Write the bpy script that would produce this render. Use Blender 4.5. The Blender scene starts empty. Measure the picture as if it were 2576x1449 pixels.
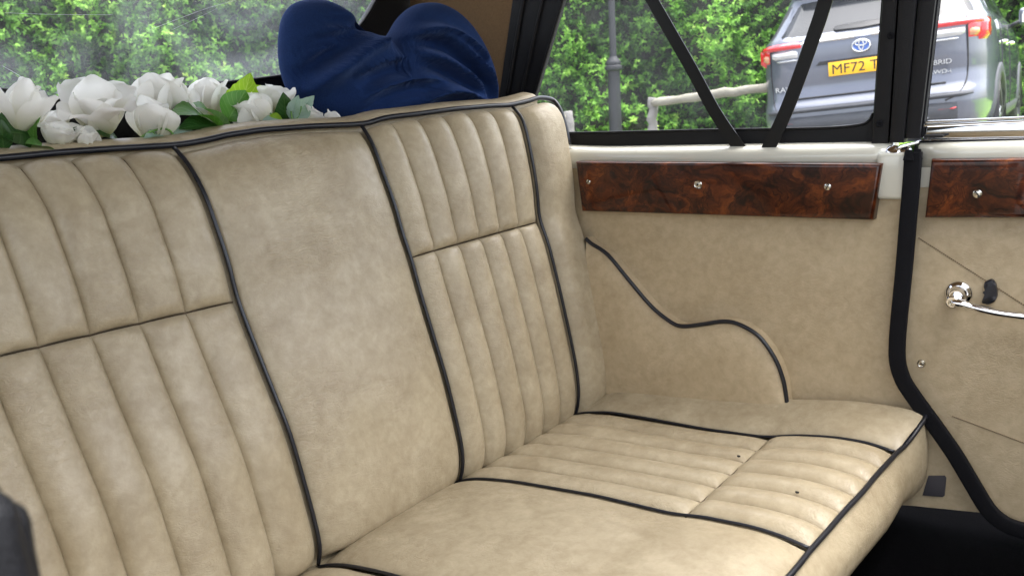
import bpy, bmesh, math, random
import numpy as np
from mathutils import Vector, Matrix, Euler

# ------------------------------------------------------------------ camera, sky, sun, exposure
sc = bpy.context.scene
COL = sc.collection
rad = math.radians
FPX, CX, CY = 2200.0, 1288.0, 724.5            # focal length and centre in a 2576 px wide picture


def nrm(v):
    v = np.array(v, float)
    return v / np.linalg.norm(v)


AY = nrm((1662, 585, -2200))                    # the car's cross direction seen from the camera
AZ = np.array((-606, 9996, 2200.0))
AZ = nrm(AZ - AY * (AZ @ AY))
AX = np.cross(AY, AZ)
ROT = np.array([AX, AY, AZ])                    # camera axes -> world axes

cam_d = bpy.data.cameras.new('camera')
cam = bpy.data.objects.new('camera', cam_d)
COL.objects.link(cam)
cam.matrix_world = Matrix(ROT.tolist()).to_4x4()
cam_d.sensor_width = 36.0
cam_d.lens = 36.0 * FPX / 2576.0
cam_d.clip_start = 0.02
cam_d.clip_end = 500.0
cam_d.dof.use_dof = True
cam_d.dof.focus_distance = 1.45
cam_d.dof.aperture_fstop = 10.0
sc.camera = cam

SUN_DIR = Vector((0.20, 0.12, 0.96)).normalized()      # towards the light
world = bpy.data.worlds.new('World')
sc.world = world
world.use_nodes = True
wn = world.node_tree
wbg = wn.nodes['Background']
sky = wn.nodes.new('ShaderNodeTexSky')
sky.sky_type = 'NISHITA'
sky.sun_disc = False
sky.sun_elevation = math.asin(SUN_DIR.z)
sky.sun_rotation = math.atan2(SUN_DIR.x, SUN_DIR.y)
sky.dust_density = 4.0
whs = wn.nodes.new('ShaderNodeHueSaturation')
whs.inputs['Saturation'].default_value = 0.42           # overcast: a pale sky
wn.links.new(sky.outputs[0], whs.inputs['Color'])
wn.links.new(whs.outputs[0], wbg.inputs['Color'])
wbg.inputs['Strength'].default_value = 0.14
sun_d = bpy.data.lights.new('sun', 'SUN')
sun_d.energy = 1.15
sun_d.angle = rad(90)
sun_d.color = (1.0, 0.985, 0.96)
sun = bpy.data.objects.new('sun', sun_d)
COL.objects.link(sun)
sun.rotation_euler = SUN_DIR.to_track_quat('Z', 'Y').to_euler()
sc.view_settings.view_transform = 'Standard'
sc.view_settings.look = 'None'
sc.view_settings.gamma = 1.0
sc.view_settings.exposure = 2.42
sc.cycles.max_bounces = 8
sc.cycles.diffuse_bounces = 4
sc.cycles.glossy_bounces = 3
sc.cycles.transparent_max_bounces = 12
sc.cycles.use_denoising = True

# ------------------------------------------------------------------ helpers
rng = np.random.default_rng(7)
random.seed(7)


def ray(u, v):
    return ROT @ nrm(((u - CX) / FPX, -(v - CY) / FPX, -1.0))


def on(u, v, axis, val):
    """the point of the plane axis = val that a sight line meets"""
    d = ray(u, v)
    return d * (val / d[axis])


WLOC = {}


def wloc(o):
    return WLOC.get(o.name, np.zeros(3)) if o is not None else np.zeros(3)


def thing(name, label, cat, loc=(0, 0, 0), group=None, rot=None):
    o = bpy.data.objects.new(name, None)
    COL.objects.link(o)
    o.location = loc
    if rot is not None:
        o.rotation_euler = rot
    o.empty_display_size = 0.05
    o['label'] = label
    o['category'] = cat
    if group:
        o['group'] = group
    WLOC[o.name] = np.array(loc, float) if rot is None else np.zeros(3)
    return o


def tag(o, label=None, cat=None, group=None, kind=None):
    if label:
        o['label'] = label
    if cat:
        o['category'] = cat
    if group:
        o['group'] = group
    if kind:
        o['kind'] = kind
    return o


def mesh(name, verts, faces, mat, parent=None, smooth=True, uv=None, attr=None):
    verts = np.asarray(verts, float) - wloc(parent)
    me = bpy.data.meshes.new(name)
    me.from_pydata(verts.tolist(), [], faces if isinstance(faces, list) else faces.tolist())
    if uv is not None:
        lay = me.uv_layers.new(name='UVMap')
        vi = np.empty(len(me.loops), dtype=np.int32)
        me.loops.foreach_get('vertex_index', vi)
        lay.data.foreach_set('uv', np.asarray(uv, float)[vi].ravel())
    if attr is not None:
        for k, val in attr.items():
            a = me.attributes.new(k, 'FLOAT', 'POINT')
            a.data.foreach_set('value', np.asarray(val, float))
    if smooth:
        me.polygons.foreach_set('use_smooth', [True] * len(me.polygons))
    me.materials.append(mat)
    me.update()
    o = bpy.data.objects.new(name, me)
    COL.objects.link(o)
    if parent is not None:
        o.parent = parent
        WLOC[o.name] = wloc(parent)
    return o


def from_bm(name, bm, mat, parent=None, smooth=False):
    bmesh.ops.recalc_face_normals(bm, faces=bm.faces)
    me = bpy.data.meshes.new(name)
    off = Vector(wloc(parent))
    for v in bm.verts:
        v.co -= off
    bm.to_mesh(me)
    bm.free()
    if smooth:
        me.polygons.foreach_set('use_smooth', [True] * len(me.polygons))
        try:
            me.set_sharp_from_angle(angle=rad(42))
        except Exception:
            pass
    me.materials.append(mat)
    o = bpy.data.objects.new(name, me)
    COL.objects.link(o)
    if parent is not None:
        o.parent = parent
        WLOC[o.name] = wloc(parent)
    return o


def gridfaces(nu, nv, closed_u=False):
    f = []
    for i in range(nu if closed_u else nu - 1):
        for j in range(nv - 1):
            a, b = i * nv + j, ((i + 1) % nu) * nv + j
            f.append((a, b, b + 1, a + 1))
    return f


def patch(name, fn, us, vs, mat, parent, uv=False):
    V = np.array([fn(u, v) for u in us for v in vs])
    UV = [(i / (len(us) - 1), j / (len(vs) - 1)) for i in range(len(us)) for j in range(len(vs))] if uv else None
    return mesh(name, V, gridfaces(len(us), len(vs)), mat, parent, uv=UV)


def smooth_path(pts, n=6):
    """Catmull-Rom through the points"""
    P = [np.array(p, float) for p in pts]
    P = [2 * P[0] - P[1]] + P + [2 * P[-1] - P[-2]]
    out = []
    for i in range(1, len(P) - 2):
        for k in range(n):
            t = k / n
            p0, p1, p2, p3 = P[i - 1:i + 3]
            out.append(0.5 * (2 * p1 + (p2 - p0) * t + (2 * p0 - 5 * p1 + 4 * p2 - p3) * t * t + (3 * p1 - p0 - 3 * p2 + p3) * t ** 3))
    out.append(P[-2])
    return np.array(out)


def tube_data(path, r, seg=8, squash=1.0):
    path = np.asarray(path, float)
    n = len(path)
    rr = np.full(n, r) if np.isscalar(r) else np.asarray(r, float)
    V, F = [], []
    T = np.gradient(path, axis=0)
    T /= np.linalg.norm(T, axis=1)[:, None] + 1e-12
    up = np.array((0, 0, 1.0)) if abs(T[0][2]) < 0.9 else np.array((0, 1.0, 0))
    a = np.cross(T[0], up)
    a /= np.linalg.norm(a)
    for i in range(n):
        a = a - T[i] * (a @ T[i])
        a /= np.linalg.norm(a)
        b = np.cross(T[i], a)
        for k in range(seg):
            t = 2 * math.pi * k / seg
            V.append(path[i] + rr[i] * (math.cos(t) * a + squash * math.sin(t) * b))
    for i in range(n - 1):
        for k in range(seg):
            k2 = (k + 1) % seg
            F.append((i * seg + k, i * seg + k2, (i + 1) * seg + k2, (i + 1) * seg + k))
    F.append(tuple(range(seg))[::-1])
    F.append(tuple((n - 1) * seg + k for k in range(seg)))
    return V, F


def tube(name, path, r, mat, parent=None, seg=8):
    V, F = tube_data(path, r, seg)
    return mesh(name, V, F, mat, parent)


def sweep(name, path, prof, mat, parent=None, side=(0, 1, 0)):
    """prof = list of (in-plane normal, side) offsets; path lies in a plane normal to side"""
    path = np.asarray(path, float)
    T = np.gradient(path, axis=0)
    T /= np.linalg.norm(T, axis=1)[:, None]
    S = nrm(side)
    m = len(prof)
    V, F = [], []
    for i in range(len(path)):
        N = nrm(np.cross(S, T[i]))
        for (a, b) in prof:
            V.append(path[i] + a * N + b * S)
    for i in range(len(path) - 1):
        for k in range(m):
            k2 = (k + 1) % m
            F.append((i * m + k, i * m + k2, (i + 1) * m + k2, (i + 1) * m + k))
    F.append(tuple(range(m))[::-1])
    F.append(tuple((len(path) - 1) * m + k for k in range(m)))
    bm = bmesh.new()
    vs = [bm.verts.new(v) for v in V]
    for f in F:
        bm.faces.new([vs[i] for i in f])
    return from_bm(name, bm, mat, parent, smooth=True)


def box(name, lo, hi, mat, parent=None, bev=0.003, seg=2, fn=None):
    bm = bmesh.new()
    bmesh.ops.create_cube(bm, size=1.0)
    lo, hi = np.array(lo, float), np.array(hi, float)
    for v in bm.verts:
        v.co = Vector((lo + hi) / 2 + np.array(v.co) * (hi - lo))
    if bev > 0:
        bmesh.ops.bevel(bm, geom=list(bm.edges), offset=bev, segments=seg, profile=0.5, affect='EDGES')
    if fn:
        for v in bm.verts:
            v.co = Vector(fn(np.array(v.co)))
    return from_bm(name, bm, mat, parent, smooth=True)


def prism(name, pts, ext, mat, parent=None, bev=0.0):
    """planar outline pushed along ext"""
    bm = bmesh.new()
    a = [bm.verts.new(Vector(p)) for p in pts]
    e = Vector(ext)
    b = [bm.verts.new(Vector(p) + e) for p in pts]
    n = len(pts)
    f1 = bm.faces.new(a)
    f2 = bm.faces.new(b[::-1])
    for i in range(n):
        j = (i + 1) % n
        bm.faces.new((a[j], a[i], b[i], b[j]))
    if bev:
        bmesh.ops.bevel(bm, geom=list(set(f1.edges) | set(f2.edges)), offset=bev, segments=2, profile=0.5, affect='EDGES')
    return from_bm(name, bm, mat, parent, smooth=True)


def ring_strip(name, inner, outer, ext, mat, parent=None):
    """frame between two outlines with the same number of points, pushed along ext"""
    n = len(inner)
    e = np.array(ext, float)
    V = [np.array(p, float) for p in inner] + [np.array(p, float) for p in outer]
    V += [p + e for p in V]
    F = []
    for i in range(n):
        j = (i + 1) % n
        F += [(i, j, n + j, n + i), (2 * n + i, 3 * n + i, 3 * n + j, 2 * n + j),
              (i, 2 * n + i, 2 * n + j, j), (n + i, n + j, 3 * n + j, 3 * n + i)]
    bm = bmesh.new()
    vs = [bm.verts.new(v) for v in V]
    for f in F:
        bm.faces.new([vs[i] for i in f])
    return from_bm(name, bm, mat, parent, smooth=True)


def lathe(name, prof, centre, axis, mat, parent=None, seg=24):
    """prof = (radius, along axis)"""
    A = nrm(axis)
    u = nrm(np.cross(A, (0, 0, 1) if abs(A[2]) < 0.9 else (1, 0, 0)))
    w = np.cross(A, u)
    c = np.array(centre, float)
    V = [c + r * (math.cos(t) * u + math.sin(t) * w) + h * A for t in np.linspace(0, 2 * math.pi, seg, endpoint=False) for r, h in prof]
    F = gridfaces(seg, len(prof), closed_u=True)
    bm = bmesh.new()
    vs = [bm.verts.new(v) for v in V]
    for f in F:
        bm.faces.new([vs[i] for i in f])
    m = len(prof)
    for e in (0, m - 1):
        if prof[e][0] > 1e-6:
            bm.faces.new([vs[i * m + e] for i in range(seg)])
    bmesh.ops.remove_doubles(bm, verts=bm.verts, dist=1e-6)
    return from_bm(name, bm, mat, parent, smooth=True)


# ------------------------------------------------------------------ materials
def new_mat(name):
    m = bpy.data.materials.new(name)
    m.use_nodes = True
    nt = m.node_tree
    b = nt.nodes['Principled BSDF']
    return m, nt, b


def N(nt, kind, **kw):
    n = nt.nodes.new(kind)
    for k, v in kw.items():
        if k in n.inputs:
            n.inputs[k].default_value = v
        else:
            setattr(n, k, v)
    return n


def ramp(nt, fac, stops):
    r = nt.nodes.new('ShaderNodeValToRGB')
    el = r.color_ramp.elements
    while len(el) < len(stops):
        el.new(0.5)
    for e, (p, c) in zip(el, stops):
        e.position = p
        e.color = (*c, 1) if len(c) == 3 else c
    nt.links.new(fac, r.inputs[0])
    return r


def objco(nt, scale=(1, 1, 1), rot=(0, 0, 0)):
    tc = nt.nodes.new('ShaderNodeTexCoord')
    mp = nt.nodes.new('ShaderNodeMapping')
    mp.inputs['Scale'].default_value = scale
    mp.inputs['Rotation'].default_value = rot
    nt.links.new(tc.outputs['Object'], mp.inputs[0])
    return mp.outputs[0]


def noise(nt, co, scale, detail=4, rough=0.55, dist=0.0):
    n = N(nt, 'ShaderNodeTexNoise', Scale=scale, Detail=detail, Roughness=rough, Distortion=dist)
    nt.links.new(co, n.inputs['Vector'])
    return n.outputs['Fac']


def mixc(nt, fac, a, b, mode='MIX'):
    m = nt.nodes.new('ShaderNodeMix')
    m.data_type = 'RGBA'
    m.blend_type = mode
    for s, v in (('Factor', fac), ('A', a), ('B', b)):
        sock = [i for i in m.inputs if i.name == s and i.enabled][0]
        if hasattr(v, 'links'):
            nt.links.new(v, sock)
        else:
            sock.default_value = v if s == 'Factor' else ((*v, 1) if len(v) == 3 else v)
    return [o for o in m.outputs if o.enabled][0]


def math_n(nt, op, a, b=None, clamp=False):
    m = nt.nodes.new('ShaderNodeMath')
    m.operation = op
    m.use_clamp = clamp
    for i, v in ((0, a), (1, b)):
        if v is None:
            continue
        if hasattr(v, 'links'):
            nt.links.new(v, m.inputs[i])
        else:
            m.inputs[i].default_value = v
    return m.outputs[0]


def bump(nt, b, h, strength, dist=0.001, prev=None):
    n = N(nt, 'ShaderNodeBump', Strength=strength, Distance=dist)
    nt.links.new(h, n.inputs['Height'])
    if prev is not None:
        nt.links.new(prev.outputs[0], n.inputs['Normal'])
    nt.links.new(n.outputs[0], b.inputs['Normal'])
    return n


def plain(name, col, rough=0.5, metal=0.0, coat=0.0, bumpy=None, **kw):
    m, nt, b = new_mat(name)
    b.inputs['Roughness'].default_value = rough
    b.inputs['Metallic'].default_value = metal
    b.inputs['Coat Weight'].default_value = coat
    co = objco(nt)
    f = noise(nt, co, kw.get('vscale', 25), 3)
    d = kw.get('var', 0.18)
    c = mixc(nt, f, tuple(x * (1 - d) for x in col), tuple(min(1, x * (1 + d)) for x in col))
    nt.links.new(c, b.inputs['Base Color'])
    if bumpy:
        h = noise(nt, co, bumpy[0], 3)
        bump(nt, b, h, bumpy[1], bumpy[2])
    if 'spec' in kw:
        b.inputs['Specular IOR Level'].default_value = kw['spec']
    if 'sheen' in kw:
        b.inputs['Sheen Weight'].default_value = kw['sheen']
        b.inputs['Sheen Roughness'].default_value = 0.5
    return m


def make_leather(name, light, dark, rough=0.40, wr=1.0):
    m, nt, b = new_mat(name)
    co = objco(nt)
    n1 = noise(nt, co, 12.0, 6, 0.65, 0.5)
    n2 = noise(nt, co, 55.0, 5, 0.65, 0.4)
    r1 = ramp(nt, n1, [(0.33, dark), (0.66, light)])
    r2 = ramp(nt, n2, [(0.28, (0.85, 0.83, 0.79)), (0.66, (1.04, 1.03, 1.02))])
    c = mixc(nt, 1.0, r1.outputs[0], r2.outputs[0], 'MULTIPLY')
    # small dark scuffs
    n4 = noise(nt, co, 150.0, 3, 0.7)
    r4 = ramp(nt, n4, [(0.30, (0.86, 0.82, 0.77)), (0.70, (1.06, 1.06, 1.06))])
    c = mixc(nt, 0.25, c, r4.outputs[0], 'MULTIPLY')
    nt.links.new(c, b.inputs['Base Color'])
    rr = ramp(nt, n2, [(0.3, (rough + 0.1,) * 3), (0.7, (rough - 0.07,) * 3)])
    nt.links.new(rr.outputs[0], b.inputs['Roughness'])
    b.inputs['Specular IOR Level'].default_value = 0.5
    # grain, creases, slow waviness
    v = N(nt, 'ShaderNodeTexVoronoi', Scale=420.0, feature='SMOOTH_F1')
    nt.links.new(co, v.inputs['Vector'])
    b1 = bump(nt, b, v.outputs['Distance'], 0.12 * wr, 0.0012)
    cr = noise(nt, objco(nt, (1, 0.6, 1.5)), 85.0, 4, 0.6, 1.0)
    cr2 = ramp(nt, cr, [(0.36, (0, 0, 0)), (0.50, (1, 1, 1)), (0.64, (0.0, 0.0, 0.0))])
    msk = ramp(nt, noise(nt, co, 7.0, 3), [(0.42, (0.0,) * 3), (0.62, (1,) * 3)])
    crm = mixc(nt, 1.0, cr2.outputs[0], msk.outputs[0], 'MULTIPLY')
    b2 = bump(nt, b, crm, 0.34 * wr, 0.0014, b1)
    bump(nt, b, noise(nt, co, 22.0, 3), 0.10 * wr, 0.008, b2)
    return m


M = {}
M['leather'] = make_leather('cream leatherette', (0.452, 0.386, 0.266), (0.352, 0.290, 0.190), 0.40)
M['leather_panel'] = make_leather('cream panel leatherette', (0.52, 0.425, 0.280), (0.45, 0.360, 0.228), 0.46, 0.8)
M['piping'] = plain('navy black piping vinyl', (0.010, 0.011, 0.016), 0.33, bumpy=(300, 0.2, 0.001))
M['vinyl'] = plain('black grained vinyl', (0.0055, 0.0055, 0.007), 0.45, spec=0.3, bumpy=(700, 0.5, 0.002))
M['rubber'] = plain('black fuzzy rubber seal', (0.005, 0.005, 0.0068), 0.8, spec=0.2, bumpy=(900, 0.6, 0.002))
M['strap'] = plain('black webbing', (0.005, 0.005, 0.0055), 0.34, spec=0.35, bumpy=(500, 0.2, 0.001))
M['cream_paint'] = plain('cream coach paint', (0.60, 0.585, 0.50), 0.28, coat=0.8, var=0.04)
M['chrome'] = plain('chrome', (0.82, 0.82, 0.84), 0.07, 1.0, var=0.02)
M['steel'] = plain('nickel screw', (0.60, 0.57, 0.50), 0.22, 1.0, var=0.1)
M['dark'] = plain('black slot', (0.005, 0.005, 0.005), 0.7)
M['carpet'] = plain('black carpet', (0.0012, 0.0012, 0.0016), 1.0, spec=0.02, bumpy=(500, 0.8, 0.004))
M['headlining'] = plain('tan woven headlining', (0.22, 0.135, 0.065), 0.9, bumpy=(600, 0.8, 0.003), vscale=300, var=0.25)
M['tab'] = plain('charcoal tab', (0.05, 0.045, 0.05), 0.7, bumpy=(600, 0.4, 0.001))
M['thread'] = plain('brown thread', (0.14, 0.095, 0.05), 0.7)
M['shelf'] = plain('dark parcel shelf cloth', (0.05, 0.045, 0.04), 0.9, bumpy=(400, 0.5, 0.002))


def make_wood():
    m, nt, b = new_mat('burr walnut')
    co = objco(nt, (1.0, 1.0, 1.2))
    w = N(nt, 'ShaderNodeTexNoise', Scale=11.0, Detail=3.0)
    nt.links.new(co, w.inputs['Vector'])
    add = nt.nodes.new('ShaderNodeVectorMath')
    add.operation = 'MULTIPLY_ADD'
    nt.links.new(w.outputs['Color'], add.inputs[0])
    add.inputs[1].default_value = (0.16, 0.16, 0.16)
    nt.links.new(co, add.inputs[2])
    f1 = noise(nt, add.outputs[0], 19.0, 8, 0.68, 0.9)
    r1 = ramp(nt, f1, [(0.30, (0.006, 0.0016, 0.001)), (0.43, (0.035, 0.007, 0.002)), (0.55, (0.10, 0.021, 0.0045)), (0.72, (0.25, 0.068, 0.012))])
    # dark contour veins
    f2 = noise(nt, add.outputs[0], 9.0, 4, 0.55, 1.2)
    ff = math_n(nt, 'FRACT', math_n(nt, 'MULTIPLY', f2, 7.0))
    vein = ramp(nt, ff, [(0.0, (0.12, 0.08, 0.07)), (0.10, (0.55, 0.5, 0.45)), (0.28, (1, 1, 1)), (1.0, (1, 1, 1))])
    big = ramp(nt, noise(nt, co, 5.0, 3), [(0.35, (0.35, 0.28, 0.25)), (0.62, (1.0, 1.0, 1.0))])
    c = mixc(nt, 0.85, r1.outputs[0], vein.outputs[0], 'MULTIPLY')
    c = mixc(nt, 0.9, c, big.outputs[0], 'MULTIPLY')
    f3 = noise(nt, objco(nt, (1, 1, 1)), 240.0, 3)
    c = mixc(nt, 0.5, c, ramp(nt, f3, [(0.35, (0.65, 0.6, 0.55)), (0.6, (1.1, 1.05, 1.0))]).outputs[0], 'MULTIPLY')
    nt.links.new(c, b.inputs['Base Color'])
    b.inputs['Roughness'].default_value = 0.35
    b.inputs['Specular IOR Level'].default_value = 0.15
    b.inputs['Coat Weight'].default_value = 0.65
    b.inputs['Coat Roughness'].default_value = 0.04
    bn = N(nt, 'ShaderNodeBump', Strength=0.05, Distance=0.004)
    nt.links.new(noise(nt, objco(nt), 14.0, 2), bn.inputs['Height'])
    nt.links.new(bn.outputs[0], b.inputs['Coat Normal'])
    return m


M['wood'] = make_wood()


def make_fleece():
    m, nt, b = new_mat('royal blue fleece')
    co = objco(nt)
    n1 = noise(nt, co, 420.0, 3, 0.7)
    n2 = noise(nt, co, 22.0, 4, 0.6)
    c = mixc(nt, n1, (0.005, 0.015, 0.064), (0.021, 0.050, 0.155))
    c = mixc(nt, 0.5, c, ramp(nt, n2, [(0.3, (0.7, 0.7, 0.75)), (0.7, (1.1, 1.1, 1.1))]).outputs[0], 'MULTIPLY')
    nt.links.new(c, b.inputs['Base Color'])
    b.inputs['Roughness'].default_value = 0.92
    b.inputs['Specular IOR Level'].default_value = 0.1
    b.inputs['Sheen Weight'].default_value = 0.22
    b.inputs['Sheen Roughness'].default_value = 0.45
    b.inputs['Sheen Tint'].default_value = (0.35, 0.5, 1.0, 1)
    bb = bump(nt, b, n1, 0.5, 0.002)
    bump(nt, b, n2, 0.25, 0.006, bb)
    return m


M['fleece'] = make_fleece()


def make_petal():
    m, nt, b = new_mat('ivory silk petal')
    uv = nt.nodes.new('ShaderNodeUVMap')
    sp = nt.nodes.new('ShaderNodeSeparateXYZ')
    nt.links.new(uv.outputs[0], sp.inputs[0])
    r = ramp(nt, sp.outputs[0], [(0.0, (0.62, 0.62, 0.28)), (0.22, (0.86, 0.85, 0.70)), (0.55, (0.93, 0.92, 0.88))])
    nt.links.new(r.outputs[0], b.inputs['Base Color'])
    b.inputs['Roughness'].default_value = 0.55
    w = N(nt, 'ShaderNodeTexWave', Scale=5.0, Distortion=3.0)
    nt.links.new(uv.outputs[0], w.inputs['Vector'])
    bump(nt, b, w.outputs['Fac'], 0.08, 0.002)
    tr = nt.nodes.new('ShaderNodeBsdfTranslucent')
    nt.links.new(r.outputs[0], tr.inputs['Color'])
    mx = nt.nodes.new('ShaderNodeMixShader')
    mx.inputs[0].default_value = 0.48
    nt.links.new(b.outputs[0], mx.inputs[1])
    nt.links.new(tr.outputs[0], mx.inputs[2])
    nt.links.new(mx.outputs[0], nt.nodes['Material Output'].inputs['Surface'])
    return m


M['petal'] = make_petal()


def make_leaf(name, c1, c2, vein, tr_f=0.35, rough=0.42):
    m, nt, b = new_mat(name)
    uv = nt.nodes.new('ShaderNodeUVMap')
    sp = nt.nodes.new('ShaderNodeSeparateXYZ')
    nt.links.new(uv.outputs[0], sp.inputs[0])
    a = math_n(nt, 'ABSOLUTE', math_n(nt, 'SUBTRACT', sp.outputs[1], 0.5))
    mid = ramp(nt, a, [(0.0, (1, 1, 1)), (0.035, (0, 0, 0))])
    # side veins run forward from the midrib
    s = math_n(nt, 'FRACT', math_n(nt, 'MULTIPLY', math_n(nt, 'SUBTRACT', sp.outputs[0], math_n(nt, 'MULTIPLY', a, 0.7)), 7.0))
    sv = ramp(nt, s, [(0.0, (0.8, 0.8, 0.8)), (0.10, (0, 0, 0)), (0.92, (0, 0, 0)), (1.0, (0.8, 0.8, 0.8))])
    f = noise(nt, objco(nt), 60.0, 3)
    c = mixc(nt, f, c1, c2)
    vv = math_n(nt, 'MAXIMUM', mid.outputs[0], sv.outputs[0])
    c = mixc(nt, math_n(nt, 'MULTIPLY', vv, 0.7), c, vein)
    nt.links.new(c, b.inputs['Base Color'])
    b.inputs['Roughness'].default_value = rough
    bump(nt, b, vv, 0.3, 0.0015)
    tr = nt.nodes.new('ShaderNodeBsdfTranslucent')
    nt.links.new(mixc(nt, 1.0, c, (1.3, 1.35, 0.7), 'MULTIPLY'), tr.inputs['Color'])
    mx = nt.nodes.new('ShaderNodeMixShader')
    mx.inputs[0].default_value = tr_f
    nt.links.new(b.outputs[0], mx.inputs[1])
    nt.links.new(tr.outputs[0], mx.inputs[2])
    nt.links.new(mx.outputs[0], nt.nodes['Material Output'].inputs['Surface'])
    return m


M['leaf_lime'] = make_leaf('lime silk leaf', (0.22, 0.40, 0.02), (0.32, 0.50, 0.03), (0.55, 0.68, 0.20), 0.55)
M['leaf_green'] = make_leaf('mid green silk leaf', (0.06, 0.20, 0.03), (0.12, 0.30, 0.06), (0.25, 0.42, 0.16))
M['leaf_dark'] = make_leaf('dark green silk leaf', (0.012, 0.045, 0.010), (0.03, 0.10, 0.02), (0.08, 0.17, 0.05), 0.2, 0.35)
M['leaf_sage'] = make_leaf('sage silk leaf', (0.26, 0.40, 0.34), (0.40, 0.52, 0.46), (0.20, 0.34, 0.28), 0.3)
M['stem'] = plain('pale green stem', (0.13, 0.28, 0.06), 0.5)


def make_pane(name, haze_lo, haze_hi, gloss=0.5, scale=3.0, col=(0.85, 0.90, 0.95)):
    m, nt, b = new_mat(name)
    nt.nodes.remove(b)
    co = objco(nt)
    n1 = noise(nt, co, scale, 5, 0.6, 0.8)
    n2 = noise(nt, co, 160.0, 2)
    hz = ramp(nt, n1, [(0.35, (haze_lo,) * 3), (0.68, (haze_hi,) * 3)])
    sp = ramp(nt, n2, [(0.60, (0.0,) * 3), (0.80, (haze_hi * 0.25,) * 3)])
    fac = math_n(nt, 'ADD', hz.outputs[0], sp.outputs[0], True)
    tr = nt.nodes.new('ShaderNodeBsdfTransparent')
    tl = nt.nodes.new('ShaderNodeBsdfTranslucent')
    tl.inputs['Color'].default_value = (*col, 1)
    df = nt.nodes.new('ShaderNodeBsdfDiffuse')
    df.inputs['Color'].default_value = (*col, 1)
    hx = nt.nodes.new('ShaderNodeMixShader')
    hx.inputs[0].default_value = 0.25
    nt.links.new(tl.outputs[0], hx.inputs[1])
    nt.links.new(df.outputs[0], hx.inputs[2])
    mx = nt.nodes.new('ShaderNodeMixShader')
    nt.links.new(fac, mx.inputs[0])
    nt.links.new(tr.outputs[0], mx.inputs[1])
    nt.links.new(hx.outputs[0], mx.inputs[2])
    gl = nt.nodes.new('ShaderNodeBsdfGlossy')
    gl.inputs['Roughness'].default_value = 0.05
    fr = N(nt, 'ShaderNodeFresnel', IOR=1.35)
    bn = N(nt, 'ShaderNodeBump', Strength=0.1, Distance=0.02)
    nt.links.new(noise(nt, co, 6.0, 2), bn.inputs['Height'])
    nt.links.new(bn.outputs[0], gl.inputs['Normal'])
    gm = nt.nodes.new('ShaderNodeMixShader')
    nt.links.new(math_n(nt, 'MULTIPLY', fr.outputs[0], gloss), gm.inputs[0])
    nt.links.new(mx.outputs[0], gm.inputs[1])
    nt.links.new(gl.outputs[0], gm.inputs[2])
    nt.links.new(gm.outputs[0], nt.nodes['Material Output'].inputs['Surface'])
    return m


M['pane_rear'] = make_pane('cloudy vinyl rear pane', 0.03, 0.24, 0.4, 4.0)
M['pane_side'] = make_pane('clear vinyl side pane', 0.004, 0.04, 0.5, 5.0)
M['pane_door'] = make_pane('door glass', 0.004, 0.02, 0.8, 3.0)
M['scratch'] = plain('pale scratch', (0.75, 0.80, 0.84), 0.6)

# ------------------------------------------------------------------ ground outside
def make_ground():
    m, nt, b = new_mat('grass and gravel ground')
    co = objco(nt)
    n1 = noise(nt, co, 40.0, 5)
    g = ramp(nt, n1, [(0.3, (0.10, 0.22, 0.02)), (0.7, (0.26, 0.46, 0.05))])
    gr = ramp(nt, noise(nt, co, 90.0, 4), [(0.3, (0.10, 0.095, 0.085)), (0.7, (0.24, 0.23, 0.21))])
    sp = nt.nodes.new('ShaderNodeSeparateXYZ')
    nt.links.new(co, sp.inputs[0])
    edge = math_n(nt, 'ADD', sp.outputs[1], math_n(nt, 'MULTIPLY', noise(nt, co, 2.0, 3), 0.8))
    f = ramp(nt, math_n(nt, 'MULTIPLY', edge, 0.05), [(0.435, (0, 0, 0)), (0.445, (1, 1, 1))])
    nt.links.new(mixc(nt, f.outputs[0], gr.outputs[0], g.outputs[0]), b.inputs['Base Color'])
    b.inputs['Roughness'].default_value = 0.9
    bump(nt, b, n1, 0.6, 0.03)
    return m


M['ground'] = make_ground()
GZ = -0.95
gsz = 120.0
gx = np.concatenate([[-gsz, -40], np.linspace(-16, 16, 65), [40, gsz]])


def gz(x, y):
    w = min(1, max(0, (y - 3) / 3.5))
    w = w * w * (3 - 2 * w)
    return GZ + w * (0.09 + 0.063 * (min(6, max(-7, x)) + 2.0)) * (1 if y < 30 else 0.5)


ground = mesh('ground', [(x, y, gz(x, y)) for x in gx for y in gx], gridfaces(len(gx), len(gx)), M['ground'])
tag(ground, 'gravel car park with grass beyond the grey car', kind='structure')

# the floor of the car under the bench
floor = box('floor', (-1.45, 0.10, -0.79), (1.2, 1.60, -0.752), M['carpet'], bev=0.004)
tag(floor, 'black carpeted car floor', kind='structure')

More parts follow.
